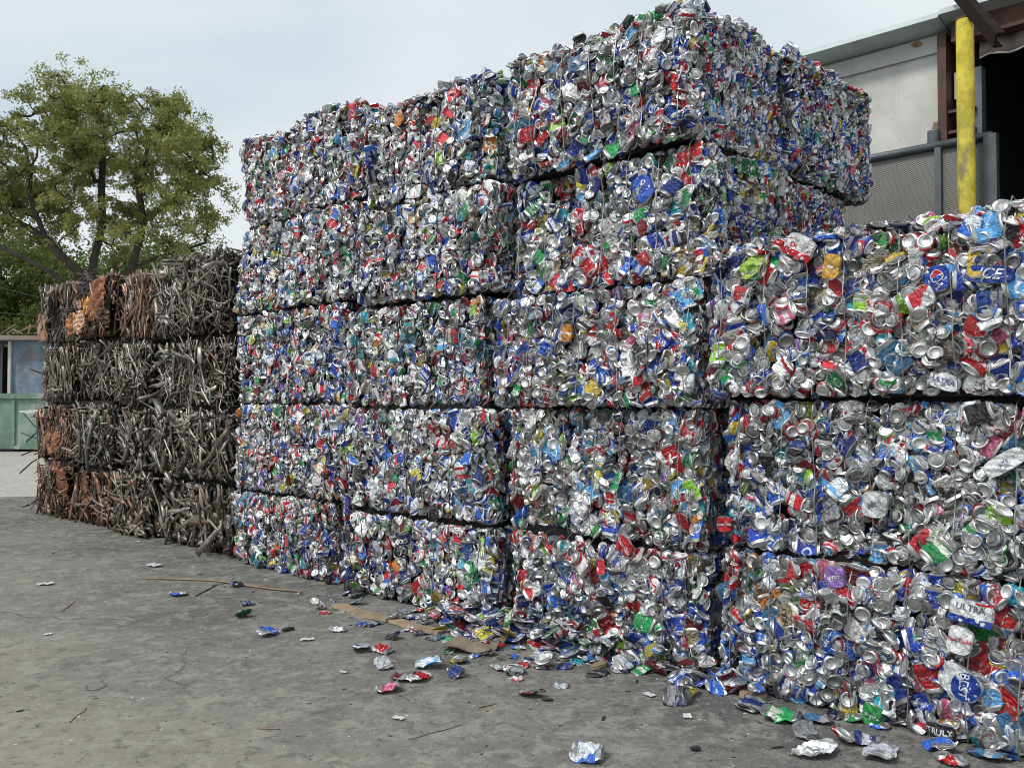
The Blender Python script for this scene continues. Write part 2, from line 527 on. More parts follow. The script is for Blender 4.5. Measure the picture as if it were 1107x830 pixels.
def can_bale(s0, s1, z0, z1, q0, q1, label, seed, faces, hi=False, nparts=100, tilt=(0, 0, 0), wires=6, dents=(), dense=1.0, tint=None, grp=None):
    """faces: {'F': (a0,a1,b0,b1) in 0..1, ...}: the sides whose cans are modelled"""
    r = np.random.default_rng(seed)
    L, D, H = s1 - s0 - .022, q1 - q0 - .01, z1 - z0 - r.uniform(.004, .024)
    c = wall_xy((s0 + s1) / 2, (q0 + q1) / 2)
    root = empty('can_bale', (c[0], c[1], z0), ANG + tilt[2], label=label, cat='can bale', group=grp or 'bales of crushed aluminium cans')
    root.rotation_euler = (tilt[0], tilt[1], ANG + tilt[2])
    B = Bale(L, D, H, seed, dents=dents, wires=wires)
    link('packed_core', core_mesh('packed_core', B, .085, M_CORE, 'T' in faces), None, root)
    LB = HI if hi else LO
    VR = VAR_HI if hi else VAR_LO
    cand = []
    pw = PW.copy()
    if tint is not None:
        pw = pw * tint; pw = pw / pw.sum()
    for face, (a0, a1, b0, b1) in faces.items():
        la, lb = B.size(face)
        main = face in ('F', 'R')
        for layer in (0, 1):
            p_keep = 1.0 if layer == 0 else .62
            sp = (.047 if layer == 0 else .062) * (1 if main else 1.1) / math.sqrt(dense) * (.82 if face == 'R' and a1 == 1 else 1)
            na, nb = max(1, int(la * (a1 - a0) / sp)), max(1, int(lb * (b1 - b0) / sp))
            for i in range(na):
                for j in range(nb):
                    if r.random() > p_keep: continue
                    a = la * a0 + (i + .5 + r.uniform(-.55, .55)) * la * (a1 - a0) / na
                    b = lb * b0 + (j + .5 + (i % 2) * .5 - .25 + r.uniform(-.5, .5)) * lb * (b1 - b0) / nb
                    a = min(max(a, .012), la - .012); b = min(max(b, .012), lb - .012)
                    if face == 'F' and layer == 0:
                        if any(abs(a - wx) < .010 for wx in B.wx) and r.random() < .5: continue
                    p, N = B.point(face, a, b)
                    edge = min(a, la - a, b, lb - b)
                    u = r.random()
                    if face == 'R':
                        kind = 'end' if u < .12 else ('flat' if u < .88 else 'fold')
                    else:
                        kind = 'end' if u < .44 else ('flat' if u < .72 else 'fold')
                    sc = r.uniform(.80, 1.08)
                    if face == 'R' and kind == 'flat' and r.random() < .88:   # seen edge-on, standing
                        yd = np.array([.35, r.choice([-1, 1]), r.normal() * .15])
                        R = basis(yd, r.normal(0, .28), r, .16)
                        dep = .02 + r.uniform(0, .03)
                    else:
                        tl = {'end': .34, 'flat': .24, 'fold': .24}[kind]
                        nn = N.copy()
                        if edge < .05: tl *= 1.3
                        R = basis(nn, r.uniform(0, 6.283), r, tl)
                        dep = {'end': .014, 'flat': .006, 'fold': .018}[kind] + r.uniform(-.006, .022)
                    if face == 'R' and a1 == 1: sc *= .8
                    dep += .036 * layer
                    if face == 'B': dep += .012
                    t = p - N * dep
                    if edge < .03: t = t - np.array([0, 0, 0])
                    if t[2] < .03 and z0 < .1: t[2] = .03 + r.uniform(0, .02)
                    if t[2] > H - .005 and face != 'T': t[2] = H - .02
                    Vx = PROBE[kind] @ R.T * sc
                    lo_, hi_ = Vx.min(0), Vx.max(0)
                    zmax = H - .002 if not (face == 'T' or 'T' in faces and b > lb * .9 and face != 'B') else H + .06
                    if t[2] + hi_[2] > zmax: t[2] = zmax - hi_[2]
                    if t[2] + lo_[2] < .002 and face != 'B': t[2] = .002 - lo_[2]
                    if t[0] + hi_[0] > L / 2 + .004: t[0] = L / 2 + .004 - hi_[0]
                    if t[0] + lo_[0] < -L / 2 + .002: t[0] = -L / 2 + .002 - lo_[0]
                    size = {'flat': 1.3, 'fold': 1.1, 'end': .8}[kind] * sc + r.uniform(0, .5)
                    cand.append((size if layer == 0 and face in ('F', 'R') else -1, kind, R, t, sc))
    order = sorted(range(len(cand)), key=lambda i: -cand[i][0])
    chosen = set(i for i in order[:nparts] if cand[i][0] > 0)
    items = []
    for i, (_, kind, R, t, sc) in enumerate(cand):
        if i in chosen:
            ok = [m for k, m in VR if k == kind]
            if tint is not None and r.random() < .5: ok = ok[:len(ok) // 2]
            o = bpy.data.objects.new('crushed_can', ok[r.integers(len(ok))])
            COL.objects.link(o); o.parent = root
            o.matrix_local = Matrix(np.vstack([np.hstack([R * sc * 1.05, (t - R @ np.zeros(3))[:, None]]), [0, 0, 0, 1]]).tolist())
        else:
            sh = LB[kind][r.integers(len(LB[kind]))]
            pi = r.choice(len(PALETTE), p=pw)
            if r.random() < .42:
                ck = (round((t[0] + .04 * lump(t, seed, 9)) / .13), round(t[1] / .3), round((t[2] + .03 * lump(t, seed + 2, 9)) / .11), seed)
                pi = np.random.default_rng(abs(hash(ck)) % (2 ** 31)).choice(len(PALETTE), p=pw)
            items.append((sh, R, t, sc, pi, r.random()))
    m = link('crushed_cans', cans_mesh('crushed_cans', items), None, root)
    m['kind'] = 'stuff'
    for k, wx in enumerate(B.wx):
        mb = MB()
        pts = []
        lean = r.normal(0, .012)
        for z in np.linspace(.01, H - .01, 12):
            p, N = B.point('F', wx + lean * (z / H - .5), z)
            pts.append(p + N * .050)
        p, N = B.point('T', wx + lean * .5, .06); pts.append(p + N * .02)
        p, N = B.point('T', wx, min(.5, D * .45)); pts.append(p + N * .015)
        mb.tube(pts, .0030, 4)
        mb.build('baling_wire', M_WIRE if (hi or r.random() < .3) else M_DWIRE, root)
    return root, B

FR = (0, 1, 0, 1)
TOPS = (0, 1, 0, .35)
ENDF = (0, .35, 0, 1)
# far stack (next to the copper), second stack, corner stack, nearest stack
zc1 = [0, .65, 1.4, 2.2, 2.97, 3.75]
zc2 = [0, .63, 1.38, 2.12, 2.83, 3.55]
zc3 = [0, .62, 1.38, 2.06, 2.79, 3.53]
zc4 = [0, .69, 1.43, 2.17]
ORD = ['on the ground', 'second from the ground', 'third from the ground', 'fourth from the ground', 'topmost']
STK = ['can stack beside the pipe bales', 'second can stack from the pipe bales', 'tall corner can stack', 'nearest can stack below the yellow pole']
tints = [None, 1, None, 2, None, 3]
def tint(k):
    t = np.ones(len(PALETTE)); rr = np.random.default_rng(k)
    return t * rr.uniform(.55, 1.6, len(PALETTE))
seed = 100
for r_ in range(5):
    top = r_ == 4
    seed += 1
    x0 = [0, .0, .02, .02, .04][r_]
    f = {'F': FR, 'R': ENDF}
    if top: f['T'] = (0, 1, 0, .5)
    can_bale(x0, [1.58, 1.67, 1.64, 1.82, 1.80][r_], zc1[r_], zc1[r_ + 1], [.0, .03, .07, .04, .09][r_], 1.05,
             'can bale, %s in the %s' % (ORD[r_], STK[0]), seed, f, nparts=100,
             tilt=(0, [-.004, .0, -.01, -.006, -.010][r_], [.0, -.01, .01, .0, .012][r_]), tint=tint(seed), wires=6)
for r_ in range(5):
    top = r_ == 4
    seed += 1
    f = {'F': FR, 'R': ENDF, 'L': (0, .25, 0, 1)}
    if top: f['T'] = (0, 1, 0, .5)
    d = ((1.55, .25, .22, .10),) if r_ == 4 else ()
    can_bale([1.76, 1.71, 1.70, 1.92, 1.93][r_], [3.38, 3.32, 3.24, 3.40, 3.34][r_], zc2[r_], zc2[r_ + 1], [-.04, -.02, .01, -.03, .02][r_], 1.05,
             'can bale, %s in the %s' % (ORD[r_], STK[1]), seed, f, nparts=100, dents=d,
             tilt=(0, [0, 0, 0, .004, -.006][r_], [.005, 0, -.008, .0, -.01][r_]), tint=tint(seed), wires=7)
for r_ in range(5):
    top = r_ == 4
    seed += 1
    f = {'F': FR, 'R': FR if r_ > 2 else ENDF, 'L': (0, .2, 0, 1)}
    if top: f['T'] = (0, 1, 0, 1); f['B'] = (.8, 1, 0, 1)
    d = ((.42, .58, .09, .10),) if r_ == 3 else ()
    can_bale([3.46, 3.40, 3.34, 3.46, 3.50][r_], [4.85, 4.83, 4.84, 4.90, 4.85][r_], zc3[r_], zc3[r_ + 1], [.02, .06, .0, .04, -.03][r_], [1.0, 1.0, 1.0, 1.0, .98][r_],
             'can bale, %s in the %s' % (ORD[r_], STK[2]), seed, f, hi=True, nparts=100, dents=d,
             tilt=(0, [0, 0, 0, 0, -.012][r_], [0, -.006, .006, -.004, .0][r_]), tint=tint(seed), wires=7)
for r_ in range(3):
    seed += 1
    f = {'F': FR, 'L': ENDF}
    if r_ == 2: f['T'] = (0, 1, 0, .8)
    can_bale([4.95, 4.98, 4.93][r_], [6.62, 6.6, 6.64][r_], zc4[r_], zc4[r_ + 1], [-.04, -.01, -.07][r_], 1.0,
             'can bale, %s in the %s' % (ORD[r_] if r_ < 2 else 'topmost', STK[3]), seed, f, hi=True, nparts=100,
             tilt=(0, [.0, .006, .0][r_], [0, .004, -.004][r_]), tint=tint(seed), wires=8, dense=1.08)
# second rank behind the corner stack: two bales look out past it, three carry them
for r_ in range(5):
    seed += 1
    far = [1.95, 1.95, 1.95, 1.93, 2.25][r_]
    f = {'R': FR, 'F': (.85, 1, 0, 1), 'K': (.6, 1, 0, 1)} if r_ > 2 else {'R': FR}
    if r_ == 4: f['T'] = (.3, 1, 0, 1); f['B'] = (.3, 1, .5, 1)
    can_bale(3.4, [4.85, 4.85, 4.85, 4.83, 4.88][r_], zc3[r_], zc3[r_ + 1] + (.03 if r_ == 4 else 0), 1.02, far,
             ['bale of crushed cans on the ground behind the corner stack', 'bale of crushed cans second from the ground behind the corner stack',
              'bale of crushed cans third from the ground behind the corner stack', 'inner bale of crushed cans seen end-on under the overhanging top bale',
              'overhanging top bale of crushed cans seen end-on in front of the white wall'][r_], seed, f, hi=r_ > 2, nparts=100 if r_ > 2 else 0,
             tilt=(0, 0, [0, 0, 0, .0, .01][r_]), tint=tint(seed), wires=6, dense=1 if r_ > 2 else .45)

# ------------------------------------------------------------------ copper pipe bales
PIPECOL = {'grey': [(.22, .19, .165), (.36, .33, .295), (.11, .085, .07), (.48, .45, .41), (.19, .20, .185), (.04, .032, .026), (.16, .10, .07), (.09, .075, .065)],
           'copper': [(.24, .115, .075), (.16, .085, .06), (.13, .09, .07), (.38, .20, .13), (.07, .05, .04), (.24, .20, .17)],
           'mixed': [(.20, .16, .13), (.30, .25, .21), (.26, .14, .09), (.13, .14, .125), (.06, .05, .045), (.28, .25, .21)]}
def pipe_arr(r, L, rad, col, curve=.25, n=6, m=6, flat=.6):
    t = np.linspace(-.5, .5, m)
    cx = np.cumsum(r.normal(0, curve / m, m)) ; cz = np.cumsum(r.normal(0, curve * .5 / m, m))
    kink = r.integers(1, m - 1)
    kk = r.normal(0, curve * .9)
    pts = np.stack([cx * L + np.maximum(0, t - t[kink]) * kk * L, cz * L * .5, t * L], 1)
    pts -= pts.mean(0)
    mb = MB(); rr = rad * r.uniform(.8, 1.2, m)
    mb.tube(pts.tolist(), rr.tolist(), n, flat=flat * r.uniform(.7, 1.3), twist=r.uniform(0, 3))
    V = np.array([tuple(v) for v in mb.V])
    V += r.normal(0, rad * .12, V.shape)
    loops = np.concatenate([np.array(f) for f in mb.Fc]); lt = np.array([len(f) for f in mb.Fc])
    return V, loops, lt, np.array(col)
def pipes_mesh(name, items):
    Vs, Ls, Ts, A = [], [], [], []; off = 0
    for (V, lo, lt, c), R, t in items:
        Vs.append(V @ R.T + t); Ls.append(lo + off); Ts.append(lt); A.append(np.repeat(c[None], len(lt), 0)); off += len(V)
    lt = np.concatenate(Ts)
    me = mesh_from(name, np.vstack(Vs), np.concatenate(Ls), lt, np.ones(len(lt), bool))
    a = me.attributes.new('cola', 'FLOAT_COLOR', 'FACE')
    c = np.vstack(A); a.data.foreach_set('color', np.concatenate([c, np.ones((len(c), 1))], 1).astype(np.float32).ravel())
    me.materials.append(M_PIPE)
    return me
def sheet_mesh(r, w, h, col, name='copper_sheet'):
    n = 12
    V, Fs = [], []
    ks = [(r.normal(size=2) * 9, r.random() * 6) for _ in range(4)]
    for i in range(n):
        for j in range(n):
            x, z = (i / (n - 1) - .5) * w, (j / (n - 1) - .5) * h
            x *= 1 - .25 * abs(z / h) ; z *= 1 - .3 * abs(x / w)
            y = sum(abs(((x * k[0] + z * k[1] + p) % 1) - .5) for k, p in ks) * .038 + .25 * (x * x + z * z) / max(w, h)
            V.append((x + r.normal(0, .003), y, z + r.normal(0, .003)))
    for i in range(n - 1):
        for j in range(n - 1):
            Fs.append((i * n + j, (i + 1) * n + j, (i + 1) * n + j + 1, i * n + j + 1))
    me = bpy.data.meshes.new(name)
    me.from_pydata(V, [], Fs)
    a = me.attributes.new('cola', 'FLOAT_COLOR', 'FACE')
    a.data.foreach_set('color', np.tile(np.array(col + (1,), np.float32), len(Fs)))
    return me
def make_sheet_mat():
    t = NT('bright_copper_sheet')
    x = t.n('ShaderNodeAttribute'); x.attribute_name = 'cola'
    n1 = t.noise(t.obj(), 9.0, 5, .7)
    col = t.mix(t.step(n1, .5, .72), x.outputs[0], t.mix(.6, x.outputs[0], (.06, .04, .03, 1)))
    t.bump(t.noise(t.obj(), 22.0, 4), .9, .02)
    return t.P(base=col, metal=.6, rough=.5)
M_SHEET = make_sheet_mat()

def pipe_bale(s0, s1, z0, z1, q0, q1, label, seed, kind='grey', big=False, orient=None, nmass=560, rad=(.006, .013), top=False, rz=0, ln=(.12, .62)):
    L, D, H = s1 - s0 - .085, q1 - q0, z1 - z0 - .045
    r = np.random.default_rng(seed)
    c = wall_xy((s0 + s1) / 2, (q0 + q1) / 2)
    root = empty('pipe_bale', (c[0], c[1], z0), ANG + rz, label=label, cat='pipe bale', group='bales of crushed copper pipe')
    B = Bale(L, D, H, seed, rad=.12, wires=4, amp=.11)
    link('packed_core', core_mesh('packed_core', B, .085, M_CCORE, top), None, root)
    cols = PIPECOL[kind]
    items = []
    area = L * H
    n = int(nmass * area / (1.6 * .72) * (.75 if big else 1))
    for i in range(n):
        face = 'F' if r.random() < .8 else ('R' if r.random() < .45 else ('T' if r.random() < .7 else 'L'))
        la, lb = B.size(face)
        a, b = r.uniform(.02, la - .02), r.uniform(.02, lb - .02)
        if face in 'RL': a = min(a, .4 + r.random() * .1)
        if face == 'T': b = min(b, .5)
        p, N = B.point(face, a, b)
        ln_ = r.uniform(*ln) * (1.15 if big else 1)
        rd = r.uniform(.014, .03) if big else r.uniform(*rad)
        if r.random() < .14 and not big: rd *= r.uniform(1.6, 2.6)
        sp = r.uniform(0, 6.283) if orient is None or r.random() < .35 else orient + r.normal(0, .3)
        R = basis(N, sp, r, .12 if not big else .2)
        half = ln_ / 2
        ax = R[:, 2]
        t = p - N * (r.uniform(-.03, .06))
        # keep the ends inside the block
        lim = np.array([L / 2 + .01, D / 2 + .03, H / 2 - .0])
        cc = t - np.array([0, 0, H / 2])
        ext = np.abs(ax) * half + rd
        for k in (0, 2):
            if ext[k] > lim[k] * .96: ext[k] = lim[k] * .96
            jj = r.normal(0, .006)
            cc[k] = min(max(cc[k], -lim[k] + ext[k] + jj), lim[k] - ext[k] + jj)
        half = min(half, *( [lim[k] / max(abs(ax[k]), 1e-3) for k in (0, 2)] ))
        t = cc + np.array([0, 0, H / 2])
        it = (pipe_arr(r, half * 2, rd, cols[r.integers(len(cols))], curve=r.uniform(.10, .48) if not big else .12, flat=.6 if not big else .38), R, t)
        items.append((rd * half if face == 'F' else 0, it))
    order = sorted(range(len(items)), key=lambda i: -items[i][0])[:60]
    ch = set(order)
    for i in order:
        V, lo, lt, cc_ = items[i][1][0]
        me = pipes_mesh('crushed_pipe', [((V, lo, lt, cc_), I3, np.zeros(3))])
        o = bpy.data.objects.new('crushed_pipe', me); COL.objects.link(o); o.parent = root
        R, t = items[i][1][1], items[i][1][2]
        o.matrix_local = Matrix(np.vstack([np.hstack([R, t[:, None]]), [0, 0, 0, 1]]).tolist())
    m = link('crushed_pipes', pipes_mesh('crushed_pipes', [it for i, (_, it) in enumerate(items) if i not in ch]), None, root)
    m['kind'] = 'stuff'
    for wx in B.wx[:3]:
        pts = []
        for z in np.linspace(.0, H, 8):
            p, N = B.point('F', wx, z); pts.append(p + N * .02)
        MB().tube(pts, .003, 4).build('baling_wire', M_DWIRE, root)
    return root, B, r
zp = [0, .69, 1.38, 2.06, 2.80]
PC = ['leftmost column', 'second column from the left', 'third column from the left', 'last column by the cans']
PS = [(-5.0, -3.80), (-3.78, -2.66), (-2.64, -1.68), (-1.65, -.01)]
PO = ['on the ground', 'second from the ground', 'third from the ground', 'topmost']
kinds = [['copper', 'copper', 'mixed', 'mixed'], ['copper', 'grey', 'grey', 'copper'], ['mixed', 'grey', 'grey', 'copper'], ['grey', 'grey', 'grey', 'grey']]
for ci in range(4):
    for r_ in range(4):
        seed += 1
        s0, s1 = PS[ci]
        if r_ == 1 and ci == 0: s0 -= .25
        zt = zp[r_ + 1] + ([.14, .16, .02, .0][ci] * [0, .33, .66, 1][r_] if r_ < 3 else [.14, .13, .06, .07][ci])
        zb = 0 if r_ == 0 else zp[r_] + [.14, .16, .02, .0][ci] * [0, 0, .33, .66][r_]
        desc = {(3, 0): 'bale of wide flattened grey pipes', (0, 3): 'bale of thin brown copper strips', (1, 3): 'bale with bright orange copper sheets', (2, 3): 'bale with reddish copper wire',
                (0, 0): 'rusty brown copper scrap bale', (0, 1): 'copper scrap bale with rods sticking out'}.get((ci, r_), 'bale of crushed grey copper pipe')
        root, B, r = pipe_bale(s0, s1, zb, zt, r.uniform(0, .05) if (ci or r_) and False else [.0, .10, .03, .07][(ci * 3 + r_) % 4], 1.05,
                               '%s, %s, %s' % (desc, PO[r_], PC[ci]), seed, kinds[ci][r_], top=r_ == 3, big=(ci == 3 and r_ == 0),
                               orient=(0 if (ci in (0,) and r_ > 0) or (ci == 2 and r_ == 3) else None), rz=[.02, -.01, .0, .01][(ci + r_) % 4],
                               rad=(.010, .018) if (ci, r_) in ((3, 1), (1, 0), (2, 0), (2, 1), (1, 1)) else (.007, .0135))
        def put(me, a, b, out, spin, tl=.15):
            p, N = B.point('F', a, b)
            R = basis(-N, spin, r, tl)     # the sheet bulges towards local -y
            me.materials.append(M_SHEET)
            o = link('copper_sheet', me, None, root)
            o.matrix_local = Matrix(np.vstack([np.hstack([R, (p + N * out)[:, None]]), [0, 0, 0, 1]]).tolist())
        if (ci, r_) == (1, 3):
            put(sheet_mesh(r, .50, .42, (.75, .33, .08)), .40, .42, .17, .3)
            put(sheet_mesh(r, .42, .5, (.30, .12, .06)), .80, .42, .14, .2)
            put(sheet_mesh(r, .5, .3, (.06, .045, .04)), .45, .62, .15, .1)
            put(sheet_mesh(r, .25, .22, (.60, .38, .27)), .62, .14, .15, .9)
            put(sheet_mesh(r, .2, .25, (.50, .22, .10)), .22, .17, .13, .5)
            put(sheet_mesh(r, .22, .34, (.08, .05, .04)), .95, .2, .12, 1.2)
        if (ci, r_) == (0, 3):
            put(sheet_mesh(r, .3, .55, (.42, .24, .15)), .16, .3, .14, .1)
            put(sheet_mesh(r, .22, .4, (.24, .20, .19)), .5, .45, .13, .1)
        if (ci, r_) == (0, 1): put(sheet_mesh(r, .5, .5, (.34, .15, .08)), .75, .35, .07, .2)
        if (ci, r_) == (0, 0): put(sheet_mesh(r, .5, .5, (.28, .12, .07)), .95, .45, .12, 1.2)
        if (ci, r_) == (1, 0): put(sheet_mesh(r, .3, .4, (.26, .13, .08)), .25, .4, .12, .4)
        if (ci, r_) == (0, 1):
            for k, (a, b, dx, dz) in enumerate(((.02, .05, -.55, -.28), (.02, .22, -.5, .1), (.05, .3, -.4, .28), (.05, .12, -.35, -.1), (.05, .4, -.3, -.2))):
                p, N = B.point('F', a, b)
                MB().tube([p + np.array([.2, .05, 0]), p, p + np.array([dx * .5, -.10, dz * .45]), p + np.array([dx, -.16, dz])], .011, 6, flat=.6).build('protruding_rod', M_DWIRE, root)
        if (ci, r_) == (3, 1) or (ci, r_) == (1, 2):
            pass
        if (ci, r_) == (1, 2):    # loops of thick cable
            for k in range(5):
                p, N = B.point('F', .55, .12 + .03 * k)
                pts = [p + N * (.03 + .008 * k) + np.array([math.cos(h) * (.12 + .025 * k), 0, math.sin(h) * (.07 + .02 * k) + .04]) for h in np.linspace(PI * .9, PI * 2.1, 12)]
                MB().tube(pts, .011, 6).build('black_cable', M_DWIRE, root)

# ------------------------------------------------------------------ printed cans with readable lettering
def glyphs(txt, shear=0.0):
    cu = bpy.data.curves.new('lettering', 'FONT')
    cu.body = txt; cu.size = 1; cu.shear = shear; cu.align_x = 'CENTER'; cu.align_y = 'CENTER'; cu.offset = .015; cu.resolution_u = 3
    o = bpy.data.objects.new('t', cu); COL.objects.link(o)
    bpy.context.view_layer.update()
    me = bpy.data.meshes.new_from_object(o.evaluated_get(bpy.context.evaluated_depsgraph_get()))
    bpy.data.objects.remove(o)
    return me
M_INK = {}
def ink(c):
    if c not in M_INK:
        t = NT('printed_ink'); M_INK[c] = t.P(base=c + (1,), rough=.35, metal=.3)
    return M_INK[c]
def plate_h(x, z, w, h, ph):
    return .010 * (1 - (2 * x / w) ** 2) + .003 * math.sin(x * 80 + ph) + .003 * math.sin(z * 85 + x * 40 + ph * 2) + .004 * abs(math.sin(z * 40 - x * 50 + ph)) + .003 * abs(math.sin(z * 95 + x * 70 + ph))
def printed_can(px, py, w, h, spin, cola, colb, txt, tsize, tcol, trot=0, shear=0, toff=(0, 0), pal_seed=0.1, q=-.03, dz=0, extra=None):
    """flattened can pressed into the nearest face; found by its place on the wall"""
    s, z = on_plane(px, py, q)
    best = None
    for o in COL.objects:
        if o.name.startswith('can_bale') and o.parent is None:
            p = o.matrix_basis.inverted() @ Vector((*wall_xy(s, .4), z))
            me = [c for c in o.children if c.name.startswith('packed_core')][0].data
            bb = [v.co for v in me.vertices]
            mx = max(v.x for v in bb) + .085; mz = max(v.z for v in bb) + .05; my = max(v.y for v in bb) + .035
            if abs(p.x) < mx and -.0 < p.z < mz and abs(p.y) < my: best = (o, p, my); break
    if best is None: return
    o, p, my = best
    n = 26
    V, UV, Fs, pt = [], [], [], []
    ph = px * .1
    for i in range(n + 1):
        v = i / n * 2 - 1
        for j in range(n + 1):
            u_ = j / n * 2 - 1
            k = (1 - abs(v) ** 5 * .38)
            x = u_ * w / 2 * k; zz = v * h / 2 * (1 - .12 * abs(u_) ** 4)
            V.append((x, -plate_h(x, zz, w, h, ph) + (.012 if abs(u_) == 1 or abs(v) == 1 else 0), zz)); UV.append((.2 + .3 * j / n, i / n, pal_seed))
    for i in range(n):
        for j in range(n):
            Fs.append((i * (n + 1) + j, i * (n + 1) + j + 1, (i + 1) * (n + 1) + j + 1, (i + 1) * (n + 1) + j))
            pt.append(0 if (i == 0 or i == n - 1) else 1)
    me = bpy.data.meshes.new('printed_can'); me.from_pydata(V, [], Fs)
    add_attrs(me, np.array(pt, float), np.tile(np.array(cola, float), (len(Fs), 1)), np.tile(np.array(colb, float), (len(Fs), 1)), np.array(UV))
    me.materials.append(M_CAN)
    c = link('printed_can', me, None, o, 'flattened printed can with lettering')
    c.location = (p.x, -my - .062, p.z)
    c.rotation_euler = (random.uniform(-.08, .08), spin, random.uniform(-.1, .1))
    g = glyphs(txt, shear)
    ct, st = math.cos(trot), math.sin(trot)
    for v in g.vertices:
        x, zz = v.co.x * tsize, v.co.y * tsize
        x, zz = x * ct - zz * st + toff[0], x * st + zz * ct + toff[1]
        v.co = Vector((x, -plate_h(x, zz, w, h, ph) - .0030, zz))
    g.materials.append(ink(tcol))
    link('lettering', g, None, c)
    if extra: extra(c, w, h, ph)
def stripe(col, z0, z1, x0=-1, x1=1):
    def f(c, w, h, ph):
        V, Fs = [], []
        for i in range(9):
            for j in range(5):
                x = (x0 + (x1 - x0) * i / 8) * w / 2 * .97; z = z0 + (z1 - z0) * j / 4
                V.append((x, -plate_h(x, z, w, h, ph) - .0009, z))
        for i in range(8):
            for j in range(4): Fs.append((i * 5 + j, (i + 1) * 5 + j, (i + 1) * 5 + j + 1, i * 5 + j + 1))
        me = bpy.data.meshes.new('printed_band'); me.from_pydata(V, [], Fs); me.materials.append(ink(col)); link('printed_band', me, None, c)
    return f
def disc(col, cx, cz, rx, rz, a0=0, a1=2 * PI, lift=.0010):
    def f(c, w, h, ph):
        V = [(cx, -plate_h(cx, cz, w, h, ph) - lift, cz)]; Fs = []
        for rr in (.5, 1):
            for k in range(21):
                t = a0 + (a1 - a0) * k / 20
                x, z = cx + rx * rr * math.cos(t), cz + rz * rr * math.sin(t)
                V.append((x, -plate_h(x, z, w, h, ph) - lift - .0008, z))
        for k in range(20):
            Fs.append((0, 1 + k, 2 + k)); Fs.append((1 + k, 22 + k, 23 + k, 2 + k))
        me = bpy.data.meshes.new('printed_emblem'); me.from_pydata(V, [], Fs); me.materials.append(ink(col)); link('printed_emblem', me, None, c)
    return f
def multi(*fs):
    return lambda *a: [f(*a) for f in fs]
WH, BL, RD, BK, SV, TN = (.75, .76, .78), (.015, .05, .30), (.5, .015, .025), (.02, .02, .022), (.6, .62, .64), (.30, .24, .15)
printed_can(1040, 735, .17, .13, .5, SV, BL, 'BEST', .05, WH, trot=-1.2, toff=(.02, 0), extra=disc(BL, .03, 0, .055, .06))
printed_can(1019, 788, .12, .07, 0, BK, SV, 'TRULY', .034, WH)
printed_can(853, 665, .055, .13, -.15, TN, TN, 'TRULY', .030, BK, trot=PI / 2)
printed_can(1020, 412, .13, .075, .35, WH, WH, 'ULTRA', .030, (.10, .12, .3))
printed_can(1052, 660, .17, .10, .12, WH, WH, 'ULTRA', .036, (.15, .16, .22), toff=(0, .015), extra=multi(stripe(BL, -.048, -.022), stripe(RD, .036, .044, .2, .9)))
printed_can(1020, 303, .085, .115, -.3, (.012, .05, .36), WH, 'pepsi', .018, WH, trot=.3, toff=(.0, -.035),
            extra=multi(disc(WH, 0, .01, .027, .027), disc(RD, 0, .01, .024, .024, .25, PI - .05, .0014), disc(BL, 0, .01, .024, .024, PI + .2, 2 * PI - .05, .0014)))
printed_can(378, 545, .075, .17, .05, (.05, .03, .22), WH, 'NATURAL', .030, WH, trot=PI / 2)
printed_can(690, 203, .12, .16, -.45, (.02, .10, .50), WH, 'BUD', .040, WH, trot=.2, toff=(0, .02))
printed_can(945, 545, .11, .12, .1, SV, SV, 'Mich', .034, (.2, .2, .22), trot=.5, shear=.3)
printed_can(1075, 298, .18, .075, .15, (.01, .05, .32), WH, 'ICE', .060, WH, shear=.3)
printed_can(783, 566, .085, .08, .0, RD, RD, 'Coca-Cola', .020, WH, trot=.1, shear=.3)
printed_can(672, 590, .12, .10, .6, RD, RD, 'Coca-Cola', .026, WH, trot=-.3, shear=.3)
printed_can(1040, 690, .10, .12, .2, WH, WH, 'Diet Coke', .022, RD, shear=.25, trot=.1)
printed_can(1085, 500 + 0, .17, .075, -.6, WH, WH, 'LITE', .020, (.1, .12, .3))
printed_can(612, 360, .08, .11, .1, (.52, .2, .03), WH, 'Orange', .022, WH)
printed_can(905, 622, .10, .10, 0, (.30, .16, .5), WH, 'spritz', .028, WH, trot=.2)
printed_can(870, 268, .16, .11, .5, (.72, .70, .72), RD, 'Dr', .032, RD, trot=.2, toff=(-.02, 0), extra=stripe(RD, -.05, -.02))
printed_can(905, 290, .085, .12, .15, (.60, .33, .05), WH, 'ale', .026, WH)
printed_can(820, 290, .14, .09, -.5, (.40, .60, .08), SV, 'lime', .03, (.05, .25, .05))
printed_can(900, 690, .08, .12, .2, (.02, .07, .34), WH, 'LIGHT', .024, WH, trot=1.2)
printed_can(945, 770, .09, .10, .2, (.02, .28, .06), WH, 'ginger', .022, WH)

